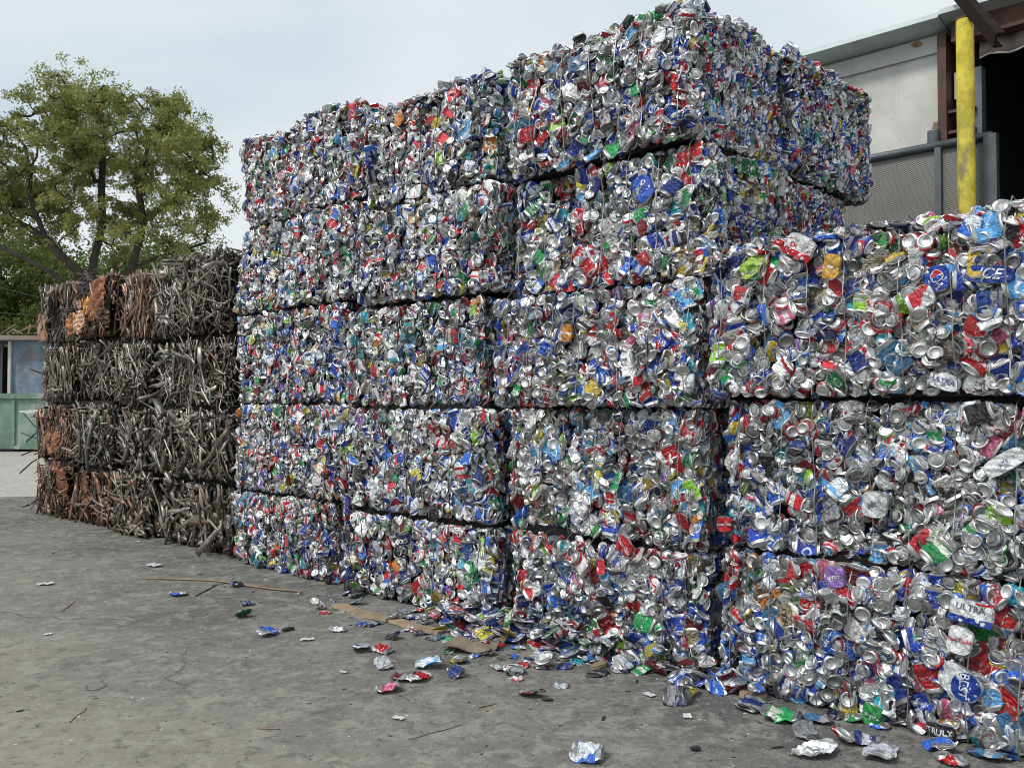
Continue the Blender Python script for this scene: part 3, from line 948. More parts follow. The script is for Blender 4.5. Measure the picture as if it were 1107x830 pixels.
# ------------------------------------------------------------------ ground
def ground_mat(name, lo, hi, dust, tracks=True):
    t = NT(name)
    p = t.geo()
    big = t.noise(p, .35, 4, .6, .5)
    mid = t.noise(p, 1.6, 6, .7, .6)
    fine = t.noise(p, 26.0, 6, .75)
    grit = t.noise(p, 150.0, 3, .8)
    rot = t.n('ShaderNodeMapping'); t.l(p, rot.inputs[0]); rot.inputs['Rotation'].default_value = (0, 0, -.5); 
    sc = t.scalev(rot.outputs[0], (.9, 9.0, 1.0))
    streak = t.noise(sc, 1.6, 5, .7, .3)
    f = t.math('ADD', t.math('MULTIPLY', mid, .52), t.math('ADD', t.math('MULTIPLY', big, .34), t.math('MULTIPLY', streak, .14)))
    col = t.mix(t.step(f, .32, .68), lo + (1,), hi + (1,))
    # pale dust lying in the texture
    d = t.math('MULTIPLY', t.step(t.math('ADD', t.math('MULTIPLY', fine, .55), t.math('MULTIPLY', f, .5)), .50, .62), .6)
    col = t.mix(d, col, dust + (1,))
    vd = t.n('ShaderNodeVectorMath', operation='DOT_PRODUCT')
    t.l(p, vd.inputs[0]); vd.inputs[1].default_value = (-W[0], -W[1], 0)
    away = t.step(t.math('MULTIPLY_ADD', big, 3.0, t.math('ADD', vd.outputs['Value'], float(np.dot(P0, W)))), 1.6, 4.8)  # colour turns paler with distance from the bale wall
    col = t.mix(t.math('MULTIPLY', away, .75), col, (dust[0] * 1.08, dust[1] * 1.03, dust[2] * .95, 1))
    # tyre lug marks
    w = t.n('ShaderNodeTexWave', wave_type='BANDS', bands_direction='X')
    rot2 = t.n('ShaderNodeMapping'); t.l(p, rot2.inputs[0]); rot2.inputs['Rotation'].default_value = (0, 0, .62)
    t.l(rot2.outputs[0], w.inputs['Vector']); w.inputs['Scale'].default_value = 3.2; w.inputs['Distortion'].default_value = 3.0; w.inputs['Detail'].default_value = 3; w.inputs['Detail Scale'].default_value = 1.6
    lug = t.math('MULTIPLY', t.step(w.outputs['Fac'], .55, .8), t.step(t.noise(p, .9, 3, .6), .48, .6))
    col = t.mix(t.math('MULTIPLY', lug, .07), col, tuple(v * .55 for v in lo) + (1,))
    mott = t.noise(p, 7.0, 8, .8, .5)
    col = t.mix(t.math('MULTIPLY', t.step(mott, .50, .57), .55), col, (dust[0] * 1.15, dust[1] * 1.15, dust[2] * 1.12, 1))
    col = t.mix(t.math('MULTIPLY', t.step(t.noise(p, 12.0, 8, .8, .3), .53, .60), .5), col, tuple(v * .62 for v in lo) + (1,))
    sp = t.step(grit, .60, .68)
    col = t.mix(t.math('MULTIPLY', sp, .55), col, tuple(v * .35 for v in lo) + (1,))
    sp2 = t.step(t.noise(p, 110.0, 2, .5), .64, .70)
    col = t.mix(t.math('MULTIPLY', sp2, .5), col, tuple(min(1, v * 1.7) for v in dust) + (1,))
    # oil stains and cracks
    st = t.step(t.noise(p, .8, 4, .6, 1.2), .60, .72)
    col = t.mix(t.math('MULTIPLY', st, .2), col, tuple(v * .45 for v in lo) + (1,))
    v = t.n('ShaderNodeTexVoronoi', feature='DISTANCE_TO_EDGE')
    wv = t.n('ShaderNodeVectorMath', operation='ADD')
    t.l(p, wv.inputs[0])
    nz = t.n('ShaderNodeTexNoise'); t.l(p, nz.inputs['Vector']); nz.inputs['Scale'].default_value = 3.0; nz.inputs['Detail'].default_value = 5
    t.l(t.scalev(nz.outputs[1], (.5, .5, 0)), wv.inputs[1])
    t.l(wv.outputs[0], v.inputs['Vector']); v.inputs['Scale'].default_value = .42
    crack = t.math('MULTIPLY', t.math('SUBTRACT', 1.0, t.step(v.outputs['Distance'], .002, .007)), t.step(t.noise(p, .55, 2), .5, .58))
    col = t.mix(t.math('MULTIPLY', crack, .3), col, (.02, .02, .02, 1))
    h = t.math('SUBTRACT', t.math('ADD', t.math('MULTIPLY', fine, .7), t.math('MULTIPLY', grit, .3)), t.math('MULTIPLY', crack, .6))
    t.bump(h, .55, .02)
    return t.P(base=col, rough=.85, spec=.25)
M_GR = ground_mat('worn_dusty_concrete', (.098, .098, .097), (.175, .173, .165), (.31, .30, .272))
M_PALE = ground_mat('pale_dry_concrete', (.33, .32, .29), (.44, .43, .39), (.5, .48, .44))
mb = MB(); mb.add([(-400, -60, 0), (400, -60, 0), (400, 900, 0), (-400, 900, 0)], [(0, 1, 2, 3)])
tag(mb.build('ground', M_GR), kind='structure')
a_, b_ = ground(-200, 541, .004), ground(120, 535, .004)
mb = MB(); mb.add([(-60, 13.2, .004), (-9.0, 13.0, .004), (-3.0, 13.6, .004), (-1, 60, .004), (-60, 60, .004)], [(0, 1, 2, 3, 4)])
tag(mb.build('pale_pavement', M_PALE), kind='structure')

# ------------------------------------------------------------------ litter
def crease(me, rr, amp=.004):
    co = np.zeros(len(me.vertices) * 3, np.float32); me.vertices.foreach_get('co', co); co = co.reshape(-1, 3)
    for _ in range(4):
        k = rr.normal(size=2); k /= np.linalg.norm(k)
        co[:, 1] += (np.abs(((co[:, 0] * k[0] + co[:, 2] * k[1]) * rr.uniform(14, 34) + rr.random()) % 1 * 2 - 1) - .5) * amp * 1.6
    k = rr.uniform(-9, 9)
    co[:, 0] += co[:, 2] ** 2 * k * .6
    me.vertices.foreach_set('co', co.ravel())
def free_can(name, x, y, kind, pal, label, cat='can', group=None, sc=1.0, flatdown=True, spin=None, hi=True, z=None, seed_=None):
    r = np.random.default_rng(int(x * 7 + y * 13) if seed_ is None else seed_)
    sh = HI[kind][r.integers(len(HI[kind]))]
    me = cans_mesh(name, [(sh, I3, np.zeros(3), 1.0, pal, r.random())])
    if kind == 'flat':
        me.transform(Matrix.Diagonal((1, .45, 1, 1)))
        crease(me, r)
    o = link(name, me)
    R = basis(np.array([0, 0, 1.0]), r.uniform(0, 6.28) if spin is None else spin, r, .12 if kind == 'flat' else .25)
    g = ground(x, y)
    V = sh['V'] @ R.T * sc
    zz = -np.percentile(V[:, 2], 1) if z is None else z
    o.matrix_basis = Matrix(np.vstack([np.hstack([R * sc, np.array([g[0], g[1], zz])[:, None]]), [0, 0, 0, 1]]).tolist())
    return tag(o, label, cat, group)
SIL, WHT, BLU, BLU2, RED, GRN, LIM, BLK, GLD, YEL, ORG, TEA, PNK, LBL = 0, 1, 3, 4, 6, 8, 9, 10, 11, 12, 13, 14, 16, 17
LIT = [
 (256, 634, 'fold', BLU, 'blue crushed can at the foot of the far can stack', 1.0),
 (193, 644, 'flat', BLU2, 'blue and white flattened can lying alone on the concrete before the pipe bales', 1.0),
 (267, 654, 'fold', BLU, 'small blue can with a silver end just above the green crushed can', .9),
 (263, 667, 'fold', GRN, 'green crushed can, the only green one on the open concrete', 1.0),
 (290, 686, 'flat', BLU2, 'long blue and white flattened can beside a dark stub', 1.15),
 (344, 658, 'fold', WHT, 'white folded can in front of the dark gap between two can stacks', 1.2),
 (389, 703, 'flat', SIL, 'long white flattened can left of the row of loose cans', 1.1),
 (365, 682, 'flat', WHT, 'small flat white can just below the timber plank', .8),
 (425, 671, 'fold', WHT, 'white crushed can resting against the middle of the plank', 1.1),
 (424, 691, 'fold', BLU, 'bright blue crumpled can left of the cardboard', 1.0),
 (414, 704, 'flat', RED, 'red and white flattened can between two long white ones', 1.0),
 (414, 721, 'flat', SIL, 'flat white can above the pink one', 1.0),
 (464, 721, 'flat', LBL, 'light blue flattened can touching a red one', 1.15),
 (454, 735, 'flat', RED, 'red flattened can under the light blue one', 1.0),
 (435, 735, 'flat', WHT, 'white oval flattened can left of the red one', 1.05),
 (420, 747, 'flat', PNK, 'pink and red flattened can farthest out from the cardboard', 1.05),
 (492, 731, 'flat', 2, 'grey flattened can in the middle of the loose scatter', .95),
 (496, 716, 'fold', YEL, 'yellow and white crushed can below the cardboard', 1.0),
 (556, 727, 'fold', WHT, 'crushed white can lying on its side with its end showing', 1.25),
 (590, 722, 'fold', WHT, 'large white and red can with a round silver end', 1.6),
 (572, 752, 'flat', RED, 'flat red and white can out in front of the large white can', 1.0),
 (635, 820, 'flat', BLU2, 'blue and silver flattened can lying alone farthest from the bales', 1.25),
 (730, 760, 'fold', SIL, 'silver crushed can lying apart from the heap', 1.3),
 (742, 752, 'fold', YEL, 'yellow crumpled can just behind the lone silver can', 1.05),
 (735, 740, 'fold', BLU, 'blue can end sticking out of the heap behind the yellow can', 1.1),
 (813, 765, 'flat', BLU, 'large blue, white and red flattened can by the green and white one', 1.35),
 (845, 778, 'flat', GRN, 'green and white flattened can in front of the nearest stack', 1.45),
 (884, 780, 'flat', LBL, 'pale blue flat strip of can against the nearest stack', 1.0),
 (870, 795, 'flat', SIL, 'crumpled silver can scrap between the green can and the red and white one', 1.1),
 (912, 803, 'fold', RED, 'red and white crushed can near the lower right', 1.1),
 (883, 815, 'flat', WHT, 'wide white flattened can at the lower right', 1.35),
 (951, 817, 'flat', SIL, 'silver flattened can right of the wide white one', 1.3),
 (1014, 810, 'flat', BLU2, 'blue flattened can lying before the nearest stack', 1.2),
 (1066, 819, 'flat', 17, 'blue grey flattened can nearest the right edge of the photo', 1.1),
 (936, 804, 'flat', 5, 'dark flattened can behind the silver one at the lower right', 1.0),
 (1028, 824, 'fold', RED, 'maroon crushed can in the lower right corner', 1.1)]
for x, y, k, pal, lab, sc in LIT:
    free_can('flattened_can' if k == 'flat' else 'crushed_can', x, y, k, pal, lab, group='loose cans on the concrete', sc=sc)
# the heap along the foot of the bales
r = np.random.default_rng(77)
def wallfoot_px(x):
    t = (x - CX) / F
    s = (7.87 * t + 2.535) / (.7216 + .6924 * t)
    return s
hz = []
for i in range(240):
    px = r.choice([r.uniform(480, 690), r.uniform(690, 830), r.uniform(380, 1090)], p=[.6, .27, .13])
    s = wallfoot_px(px)
    outd = abs(r.normal(0, .12)) + .01 if px < 700 else abs(r.normal(0, .05)) + .005
    g = wall_xy(s, -outd - .03)
    k = ('fold', 'flat', 'end')[r.choice(3, p=[.3, .6, .1])]
    if px > 760 and r.random() < .5: continue
    sh = HI[k][r.integers(len(HI[k]))]
    pal = r.choice(len(PALETTE), p=PW)
    o = link('crushed_can', cans_mesh('crushed_can', [(sh, I3, np.zeros(3), 1.0, pal, r.random())]))
    sqz = .5 if k == 'flat' else .8
    o.data.transform(Matrix.Diagonal((1, sqz, 1, 1)))
    R = basis(np.array([0, 0, 1.0]), r.uniform(0, 6.28), r, .35)
    sc = r.uniform(.75, 1.05)
    V = (sh['V'] * np.array([1, sqz, 1])) @ R.T * sc
    near = sum(1 for h in hz if abs(h[0] - g[0]) + abs(h[1] - g[1]) < .07)
    hz.append(g)
    z = -np.percentile(V[:, 2], 2) + min(near, 4) * .025
    o.matrix_basis = Matrix(np.vstack([np.hstack([R * sc, np.array([g[0], g[1], z])[:, None]]), [0, 0, 0, 1]]).tolist())
    tag(o, 'small crushed can in the loose heap along the foot of the can bales', 'can', 'heap of crushed cans along the bales')

for i in range(60):
    px = 395 + 300 * r.beta(2.2, 1.6); s = wallfoot_px(px)
    g = wall_xy(s, -.10 - abs(r.normal(0, .26)))
    sh = HI['flat'][r.integers(len(HI['flat']))]
    me = cans_mesh('flattened_can', [(sh, I3, np.zeros(3), 1.0, r.choice(len(PALETTE), p=PW), r.random())])
    me.transform(Matrix.Diagonal((1, .35, 1, 1)))
    crease(me, r)
    R = basis(np.array([0, 0, 1.0]), r.uniform(0, 6.28), r, .08)
    sc = r.uniform(.6, .95)
    V = (sh['V'] * np.array([1, .4, 1])) @ R.T * sc
    o = link('flattened_can', me)
    o.matrix_basis = Matrix(np.vstack([np.hstack([R * sc, np.array([g[0], g[1], -np.percentile(V[:, 2], 1)])[:, None]]), [0, 0, 0, 1]]).tolist())
    tag(o, 'small trodden-flat can scattered before the two middle can stacks', 'can', 'trodden cans before the middle stacks')
M_WOOD = mat_simple('weathered_timber', (.30, .23, .15), .8, 0, .3, 14)
M_CARD = mat_simple('wet_cardboard', (.20, .165, .12), .9, 0, .2, 10)
M_STICK = mat_simple('dry_stick', (.30, .21, .15), .85, 0, .3, 20)
M_DARK = mat_simple('dark_rubber', (.03, .03, .03), .7, 0, .2, 20)
M_PAPER = mat_simple('scrap_paper', (.62, .63, .64), .7, 0, .1, 20)
def stick(pts, rad, name, label, cat, mat, flat=.7, lift=0):
    P = [ground(x, y) for x, y in pts]
    Q = []
    for i in range(len(P) - 1):
        for t in np.linspace(0, 1, 5)[:-1]:
            Q.append(P[i] * (1 - t) + P[i + 1] * t)
    Q.append(P[-1])
    Q = [q + np.array([random.uniform(-.006, .006), random.uniform(-.006, .006), rad * flat + lift + random.uniform(0, .003)]) for q in Q]
    n = len(Q)
    return tag(MB().tube(Q, [rad * (1 - .5 * abs(i / n - .4)) for i in range(n)], 6, flat=flat).build(name, mat, smooth=True), label, cat)
stick([(157, 626), (225, 628), (289, 635)], .010, 'stick', 'long pale stick lying before the pipe bales', 'stick', M_STICK)
stick([(240, 630), (290, 637), (326, 641)], .012, 'stick', 'thick splintered stick against the far can stack', 'stick', M_STICK)
stick([(211, 645), (236, 632)], .005, 'stick', 'short dark stick above the blue and white flattened can', 'stick', M_DARK)
stick([(65, 662), (81, 650)], .004, 'stick', 'short thin stick alone on the left concrete', 'stick', M_STICK)
stick([(76, 781), (94, 765)], .004, 'stick', 'pale straight stick below the wire loop', 'stick', M_STICK)
stick([(278, 788), (302, 788)], .004, 'stick', 'thin dry stick in the lower middle of the concrete', 'stick', M_STICK)
stick([(517, 765), (536, 761)], .005, 'stick', 'flat grey splinter lying below the loose cans', 'stick', M_STICK)
stick([(498, 784), (470, 792), (440, 800)], .002, 'wire', 'thin wire scrap on the open concrete', 'wire', M_DARK)
stick([(93, 741), (92, 746), (104, 746), (115, 741), (108, 734)], .003, 'wire_loop', 'bent loop of pale wire on the left concrete', 'wire', M_WIRE)
stick([(304, 683), (318, 681)], .018, 'rubber_stub', 'dark stub beside the long blue and white can', 'scrap', M_DARK)
stick([(586, 757), (597, 758)], .010, 'rubber_stub', 'small black stub below the large white can', 'scrap', M_DARK)
stick([(748, 812), (756, 812)], .016, 'rubber_stub', 'black lump at the end of the crack', 'scrap', M_DARK)
for (x, y, lab, s_) in [(166, 612, 'white paper scrap before the pipe bales', .09), (49, 632, 'thin white paper scrap far out on the left', .07), (371, 727, 'tiny white paper chip in the middle of the concrete', .025),
                     (52, 686, 'small white stone-like chip on the left', .03), (431, 777, 'small white sliver below the loose cans', .035), (332, 692, 'pink paper scrap by the dark stub', .05),
                     (743, 775, 'small pale ring of paper near the lone silver can', .035), (702, 752, 'white paper flake left of the lone silver can', .04)]:
    g = ground(x, y)
    n = 7; V = []; Fs = []
    for i in range(n):
        for j in range(n):
            xx, yy = (i / (n - 1) - .5) * s_ * 1.6, (j / (n - 1) - .5) * s_
            V.append((xx + random.uniform(-.08, .08) * s_, yy + random.uniform(-.08, .08) * s_, .004 + .16 * s_ * abs(math.sin(xx * 30 / s_ * .1 + i * 1.3)) + random.uniform(0, .05) * s_))
    for i in range(n - 1):
        for j in range(n - 1): Fs.append((i * n + j, (i + 1) * n + j, (i + 1) * n + j + 1, i * n + j + 1))
    mb = MB(); mb.add(V, Fs); o = mb.build('paper_scrap', M_PAPER); o.location = (g[0], g[1], 0); o.rotation_euler = (0, 0, random.uniform(0, 3))
    tag(o, lab, 'paper scrap')
# planks and cardboard
def plank(p0, p1, w, th, label):
    a, b = ground(*p0), ground(*p1)
    d = b - a; Ln = np.linalg.norm(d); an = math.atan2(d[1], d[0])
    n = 14; V = []; Fs = []
    for i in range(n + 1):
        t = i / n
        ww = w / 2 * (min(1, .35 + t * 5)) * min(1, .5 + (1 - t) * 4) * random.uniform(.9, 1.05)
        for (yy, zz) in ((-ww, .002), (ww, .002), (ww * .92, th), (-ww * .92, th)):
            V.append((t * Ln, yy, zz + .004 * math.sin(t * 9)))
    for i in range(n):
        for k in range(4):
            k2 = (k + 1) % 4
            Fs.append((i * 4 + k, i * 4 + k2, (i + 1) * 4 + k2, (i + 1) * 4 + k))
    Fs += [(3, 2, 1, 0), (n * 4, n * 4 + 1, n * 4 + 2, n * 4 + 3)]
    mb = MB(); mb.add(V, Fs); o = mb.build('timber_plank', M_WOOD)
    o.location = (a[0], a[1], 0); o.rotation_euler = (0, 0, an)
    tag(o, label, 'plank')
plank((360, 655), (420, 672), .10, .022, 'pale splintered timber plank at the foot of the second can stack')
plank((420, 671), (476, 686), .09, .020, 'second timber plank carrying on from the splintered one')
plank((640, 724), (676, 712), .05, .02, 'short brown timber piece in the heap of cans')
plank((800, 752), (828, 758), .07, .03, 'tan wood block under the nearest stack corner')
g = ground(508, 703)
n = 9; V = []; Fs = []
for i in range(n):
    for j in range(n):
        V.append(((i / (n - 1) - .5) * .30, (j / (n - 1) - .5) * .17 * (1 + .2 * math.sin(i)), .012 + .02 * math.sin(i * .9) * math.cos(j * .8) + .02))
for i in range(n - 1):
    for j in range(n - 1): Fs.append((i * n + j, (i + 1) * n + j, (i + 1) * n + j + 1, i * n + j + 1))
mb = MB(); mb.add(V, Fs); o = mb.build('cardboard_piece', M_CARD); o.location = (g[0], g[1], 0); o.rotation_euler = (0, 0, -.3)
o.modifiers.new('thickness', 'SOLIDIFY').thickness = .006
tag(o, 'flat brown cardboard piece lying at the foot of the second can stack', 'cardboard')
# fine debris: chips, splinters, flakes
mb = MB(); mb2 = MB()
for i in range(900):
    if r.random() < .55:
        g = wall_xy(r.uniform(-5.2, 6.0), -abs(r.normal(0, .45)) - .02)
    else:
        g = ground(r.uniform(-100, 1100), 500 + 330 * r.random() ** .8)[:2]
    sz = r.uniform(.0015, .0045) * (1 + (r.random() < .1))
    R = Matrix.Rotation(r.uniform(0, 6.28), 3, 'Z') @ Matrix.Rotation(r.uniform(-.2, .2), 3, 'X')
    (mb if r.random() < .8 else mb2).box((g[0], g[1], sz * .4), (sz * r.uniform(1, 6), sz * r.uniform(.6, 1.6), sz * .6), R)
tag(mb.build('debris', M_DARK), 'dark chips and splinters scattered over the concrete', 'debris', kind='stuff')
tag(mb2.build('litter_flakes', M_PAPER), 'tiny pale flakes scattered over the concrete', 'litter', kind='stuff')

# ------------------------------------------------------------------ building behind the cans
M_WALL = None
def wall_mat():
    t = NT('stained_white_panel')
    p = t.obj()
    n1 = t.noise(p, 1.2, 5, .7)
    dr = t.noise(t.scalev(p, (7, 7, .5)), 1.0, 6, .7)
    col = t.mix(t.step(n1, .3, .75), (.50, .495, .465, 1), (.70, .69, .66, 1))
    col = t.mix(t.math('MULTIPLY', t.step(dr, .52, .75), .3), col, (.36, .33, .28, 1))
    col = t.mix(t.math('MULTIPLY', t.step(t.noise(p, 14.0, 5, .7), .62, .72), .5), col, (.3, .26, .2, 1))
    t.bump(n1, .1)
    return t.P(base=col, rough=.6)
M_WALL = wall_mat()
M_TRIM = mat_simple('pale_grey_green_trim', (.50, .56, .56), .45, .1, .10, 3)
M_RUST = mat_simple('brown_painted_steel', (.10, .045, .035), .6, .1, .3, 5, rust=(.16, .07, .035), rustamt=.35)
M_YEL = mat_simple('worn_yellow_paint', (.48, .39, .035), .65, 0, .3, 9, rust=(.20, .17, .07), rustamt=.50)
M_GREY = mat_simple('grey_steel', (.13, .145, .16), .5, .5, .2, 5, rust=(.10, .07, .05), rustamt=.25)
M_BLACK = mat_simple('dark_interior', (.006, .006, .007), .9, 0, .2, 5)  # near-black stands in for the shade of open interiors; also colours skids
M_BRN = mat_simple('brown_corrugated_sheet', (.34, .26, .23), .6, .1, .2, 4, rust=(.16, .09, .07), rustamt=.35)
def PW3(s, z, q):
    p = wall_xy(s, q); return (p[0], p[1], z)
QW = 4.3
def panel(mb, s0, s1, z00, z01, z10, z11, q, th):
    """slab between s0 and s1 with sloping lower/upper edges (z at s0: z00..z01, at s1: z10..z11)"""
    vs = [PW3(s0, z00, q), PW3(s1, z10, q), PW3(s1, z11, q), PW3(s0, z01, q), PW3(s0, z00, q + th), PW3(s1, z10, q + th), PW3(s1, z11, q + th), PW3(s0, z01, q + th)]
    return mb.add(vs, [(0, 1, 2, 3), (5, 4, 7, 6), (0, 4, 5, 1), (1, 5, 6, 2), (2, 6, 7, 3), (3, 7, 4, 0)])
bld = empty('warehouse', PW3(5, 0, QW), 0, label='white metal warehouse with grey green eave and dark open bay behind the can bales', cat='building')
bld.location = (0, 0, 0)
sA, zA = on_plane(907, 67, QW); sB, zB = on_plane(1017, 34, QW)
sC, _ = on_plane(1027, 100, QW)
print('wall', sA, zA, sB, zB, sC)
zE = (zA + zB) / 2
s0 = sA - 9
panel(MB(), s0, sB, 0, zE, 0, zE, QW, .15).build('wall', M_WALL, bld)
# eave: fascia, gutter and roof slope
sT, zT = on_plane(893, 47, QW - .25); sT2, zT2 = on_plane(1017, 6, QW - .25)
zTop = (zT + zT2) / 2
zF = zE - .02
mb = MB()
def prism(mb, sa, sb, prof):
    n = len(prof)
    vs = [PW3(s, z, q) for s in (sa, sb) for (q, z) in prof]
    fs = [tuple(range(n))[::-1], tuple(range(n, 2 * n))] + [(k, (k + 1) % n, n + (k + 1) % n, n + k) for k in range(n)]
    return mb.add(vs, fs)
eL = s0 - .2
prof = [(QW + .02, zF), (QW - .12, zF + .02), (QW - .28, zF + (zTop - zF) * .35), (QW - .22, zTop - .02), (QW + .5, zTop + .12), (QW + .5, zF)]
sJ, _ = on_plane(1015, 20, QW - .25)
prism(MB(), eL, sJ - .003, prof).build('eave_fascia', M_TRIM, bld)
prism(MB(), sJ + .003, sB + 5, [(q, z + .02) for q, z in prof]).build('eave_fascia', M_TRIM, bld)
prism(MB(), eL, sB + 5, [(QW + .5, zTop + .12), (QW + 8, zTop + .7), (QW + 8, zTop + .6), (QW + .5, zTop + .0)]).build('roof', M_TRIM, bld)
prism(MB(), s0, sB, [(QW - .03, zF - .16), (QW - .03, zF - .012), (QW - .003, zF - .012), (QW - .003, zF - .16)]).build('wall_trim', M_WALL, bld)
# column at the bay's edge
panel(MB(), sB, sC, 0, zE - .05, 0, zE - .05, QW - .10, .3).build('door_jamb', M_RUST, bld)
sD, _ = on_plane(1062, 100, QW); sD0, _ = on_plane(1034, 100, QW)
panel(MB(), sC + .005, sD0, 0, zE - .1, 0, zE - .1, QW + .1, .1).build('gap_shade_panel', M_BLACK, bld)  # black slabs painted in for the shaded gap beside the column
panel(MB(), sD0, sD - .06, 0, zE - .12, 0, zE - .12, QW + .15, .1).build('gap_shade_panel', M_BLACK, bld)
sG0, _ = on_plane(1028, 75, QW); _, zG0 = on_plane(1035, 105, QW); _, zG1 = on_plane(1035, 76, QW)
panel(MB(), sC + .02, sD0 + .05, zG0, zG1, zG0, zG1, QW + .05, .04).build('white_patch_panel', M_WALL, bld)
sP0, _ = on_plane(1053, 100, QW); sP1, _ = on_plane(1062, 100, QW); _, zP = on_plane(1058, 73, QW)
panel(MB(), sP0, sP1, 0, zP, 0, zP, QW - .02, .12).build('bay_post', M_GREY, bld)
# small brackets on the bay column
for k in range(3):
    _, zk = on_plane(1030, 125 + k * 22, QW)
    panel(MB(), sC + .005, sC + .22, zk, zk + .025, zk, zk + .025, QW - .08, .12).build('bracket', M_RUST, bld)
# header beam and torn corrugated sheet over the bay
sR = sB + 4.8
_, zb0 = on_plane(1075, 33, QW - .1); _, zb1 = on_plane(1075, 18, QW - .1)
zb1 = max(zb1, zb0 + .2)
panel(MB(), sD0, sR, zb0, zb1, zb0, zb1, QW - .12, .14).build('header_beam', M_RUST, bld)
panel(MB(), sD0, sR, zb0 - .015, zb0 + .015, zb0 - .015, zb0 + .015, QW - .13, .16).build('header_flange', M_RUST, bld)
panel(MB(), sD0, sR, zb1 + .003, zTop, zb1 + .003, zTop, QW + .0, .05).build('wall', M_TRIM, bld)
mb = MB(); V = []; Fs = []
_, zl = on_plane(1075, 62, QW)
ncol = 120
for i in range(ncol + 1):
    s = sD - .03 + (sR - sD) * i / ncol
    q = QW + .05 + .022 * math.sin(i * 1.25)
    zz = zl + .05 * math.sin(i * .21) + .035 * math.sin(i * .55 + 1) + random.uniform(-.008, .008)
    V += [PW3(s, zb0 + .02, q), PW3(s, zz, q - .02)]
for i in range(ncol): Fs.append((2 * i, 2 * i + 1, 2 * i + 3, 2 * i + 2))
mb.add(V, Fs); o = mb.build('corrugated_sheet', M_BRN, bld, smooth=True); o.modifiers.new('thickness', 'SOLIDIFY').thickness = .004
# torn pale edge of the sheet
mb = MB(); mb.tube([Vector(V[2 * i + 1]) + Vector((-.01, -.02, 0)) for i in range(0, ncol + 1, 2)], .009, 5); mb.build('torn_edge', M_WALL, bld)
# dark bay inside
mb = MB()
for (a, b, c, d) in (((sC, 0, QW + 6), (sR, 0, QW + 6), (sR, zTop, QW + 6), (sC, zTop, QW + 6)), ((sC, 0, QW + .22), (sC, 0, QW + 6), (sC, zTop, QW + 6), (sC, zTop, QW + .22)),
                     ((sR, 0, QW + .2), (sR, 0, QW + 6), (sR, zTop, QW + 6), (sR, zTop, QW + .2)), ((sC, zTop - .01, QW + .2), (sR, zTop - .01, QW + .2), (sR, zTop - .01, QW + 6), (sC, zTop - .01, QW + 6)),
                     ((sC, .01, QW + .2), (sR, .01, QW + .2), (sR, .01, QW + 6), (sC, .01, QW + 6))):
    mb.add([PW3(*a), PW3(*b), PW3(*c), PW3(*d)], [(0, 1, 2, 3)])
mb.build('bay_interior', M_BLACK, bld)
panel(MB(), sR, sR + 4, 0, zTop, 0, zTop, QW, .15).build('wall', M_WALL, bld)
# side and back
# rusty stained wall mark and grey pipe stub
sX, zX = on_plane(1010, 150, QW - .1)
mb = MB(); p = wall_xy(sX, QW - .12)
mb.tube([(p[0], p[1], zX - 1.6), (p[0], p[1], zX + .06)], .05, 14); mb.build('vent_pipe', M_GREY, bld)
t = NT('rust_stain')
tc = t.n('ShaderNodeTexCoord').outputs['Generated']
M_STAIN = mat_simple('rust_stain', (.30, .20, .12), .8, 0, .4, 12)
mb = MB(); V = []
zz0 = zX + .14
cen = (sX, zz0)
for k in range(16):
    h = 2 * PI * k / 16; rr = .045 * (1 + .3 * math.sin(k * 2.3))
    V.append(PW3(cen[0] + rr * math.cos(h), cen[1] + rr * .9 * math.sin(h), QW - .005))
mb.add(V, [tuple(range(16))]); mb.build('rust_stain', M_STAIN, bld)
sY, zY = on_plane(993, 47, QW)
mb = MB(); mb.add([PW3(sY + .045 * math.cos(k * .7) * (1 + .3 * math.sin(k * 5)), zY - .02 + .03 * math.sin(k * .7), QW - .036) for k in range(9)], [tuple(range(9))]); mb.build('rust_stain', M_STAIN, bld)

# yellow pole, beam on top of it
gx = at_depth(1045, 200, 7.0)
zpt = at_depth(1042, 22, 7.0)[2]
pole = empty('yellow_pole', (gx[0], gx[1], 0), 0, label='tall yellow steel pole standing before the dark warehouse bay', cat='pole')
MB().tube([(0, 0, .02), (0, 0, zpt)], .066, 28).build('post', M_YEL, pole, smooth=False)
for f in pole.children[0].data.polygons: f.use_smooth = len(f.vertices) == 4
MB().tube([(0, 0, zpt + .001), (0, 0, zpt + .012)], .070, 28).build('cap_plate', M_RUST, pole)
MB().box((0, 0, .010), (.3, .3, .02)).build('base_plate', M_GREY, pole)
# diagonal steel channel resting on the pole, coming out towards the yard
bA = at_depth(1076, 44, 6.3); bB = at_depth(1020, -22, 7.6)
d = Vector(bB - bA); Ln = d.length
beam = empty('steel_beam', tuple(bA), 0, label='dark brown steel beam slanting over the top of the yellow pole', cat='beam')
X = d.normalized(); Z = Vector((0, 0, 1)); Y = Z.cross(X).normalized(); Z = X.cross(Y)
beam.matrix_basis = Matrix.Translation(Vector(bA)) @ Matrix((X, Y, Z)).transposed().to_4x4()
M_BEAM = mat_simple('dark_brown_steel', (.022, .015, .012), .95, 0, .3, 6)
M_BEAM.node_tree.nodes['Principled BSDF'].inputs['Specular IOR Level'].default_value = .12
MB().box((Ln, 0, 0), (Ln * 2, .010, .085)).build('web', M_BEAM, beam)
MB().box((Ln, -.025, .048), (Ln * 2, .06, .010)).build('flange', M_BEAM, beam)
MB().box((Ln, -.025, -.048), (Ln * 2, .06, .010)).build('flange', M_BEAM, beam)

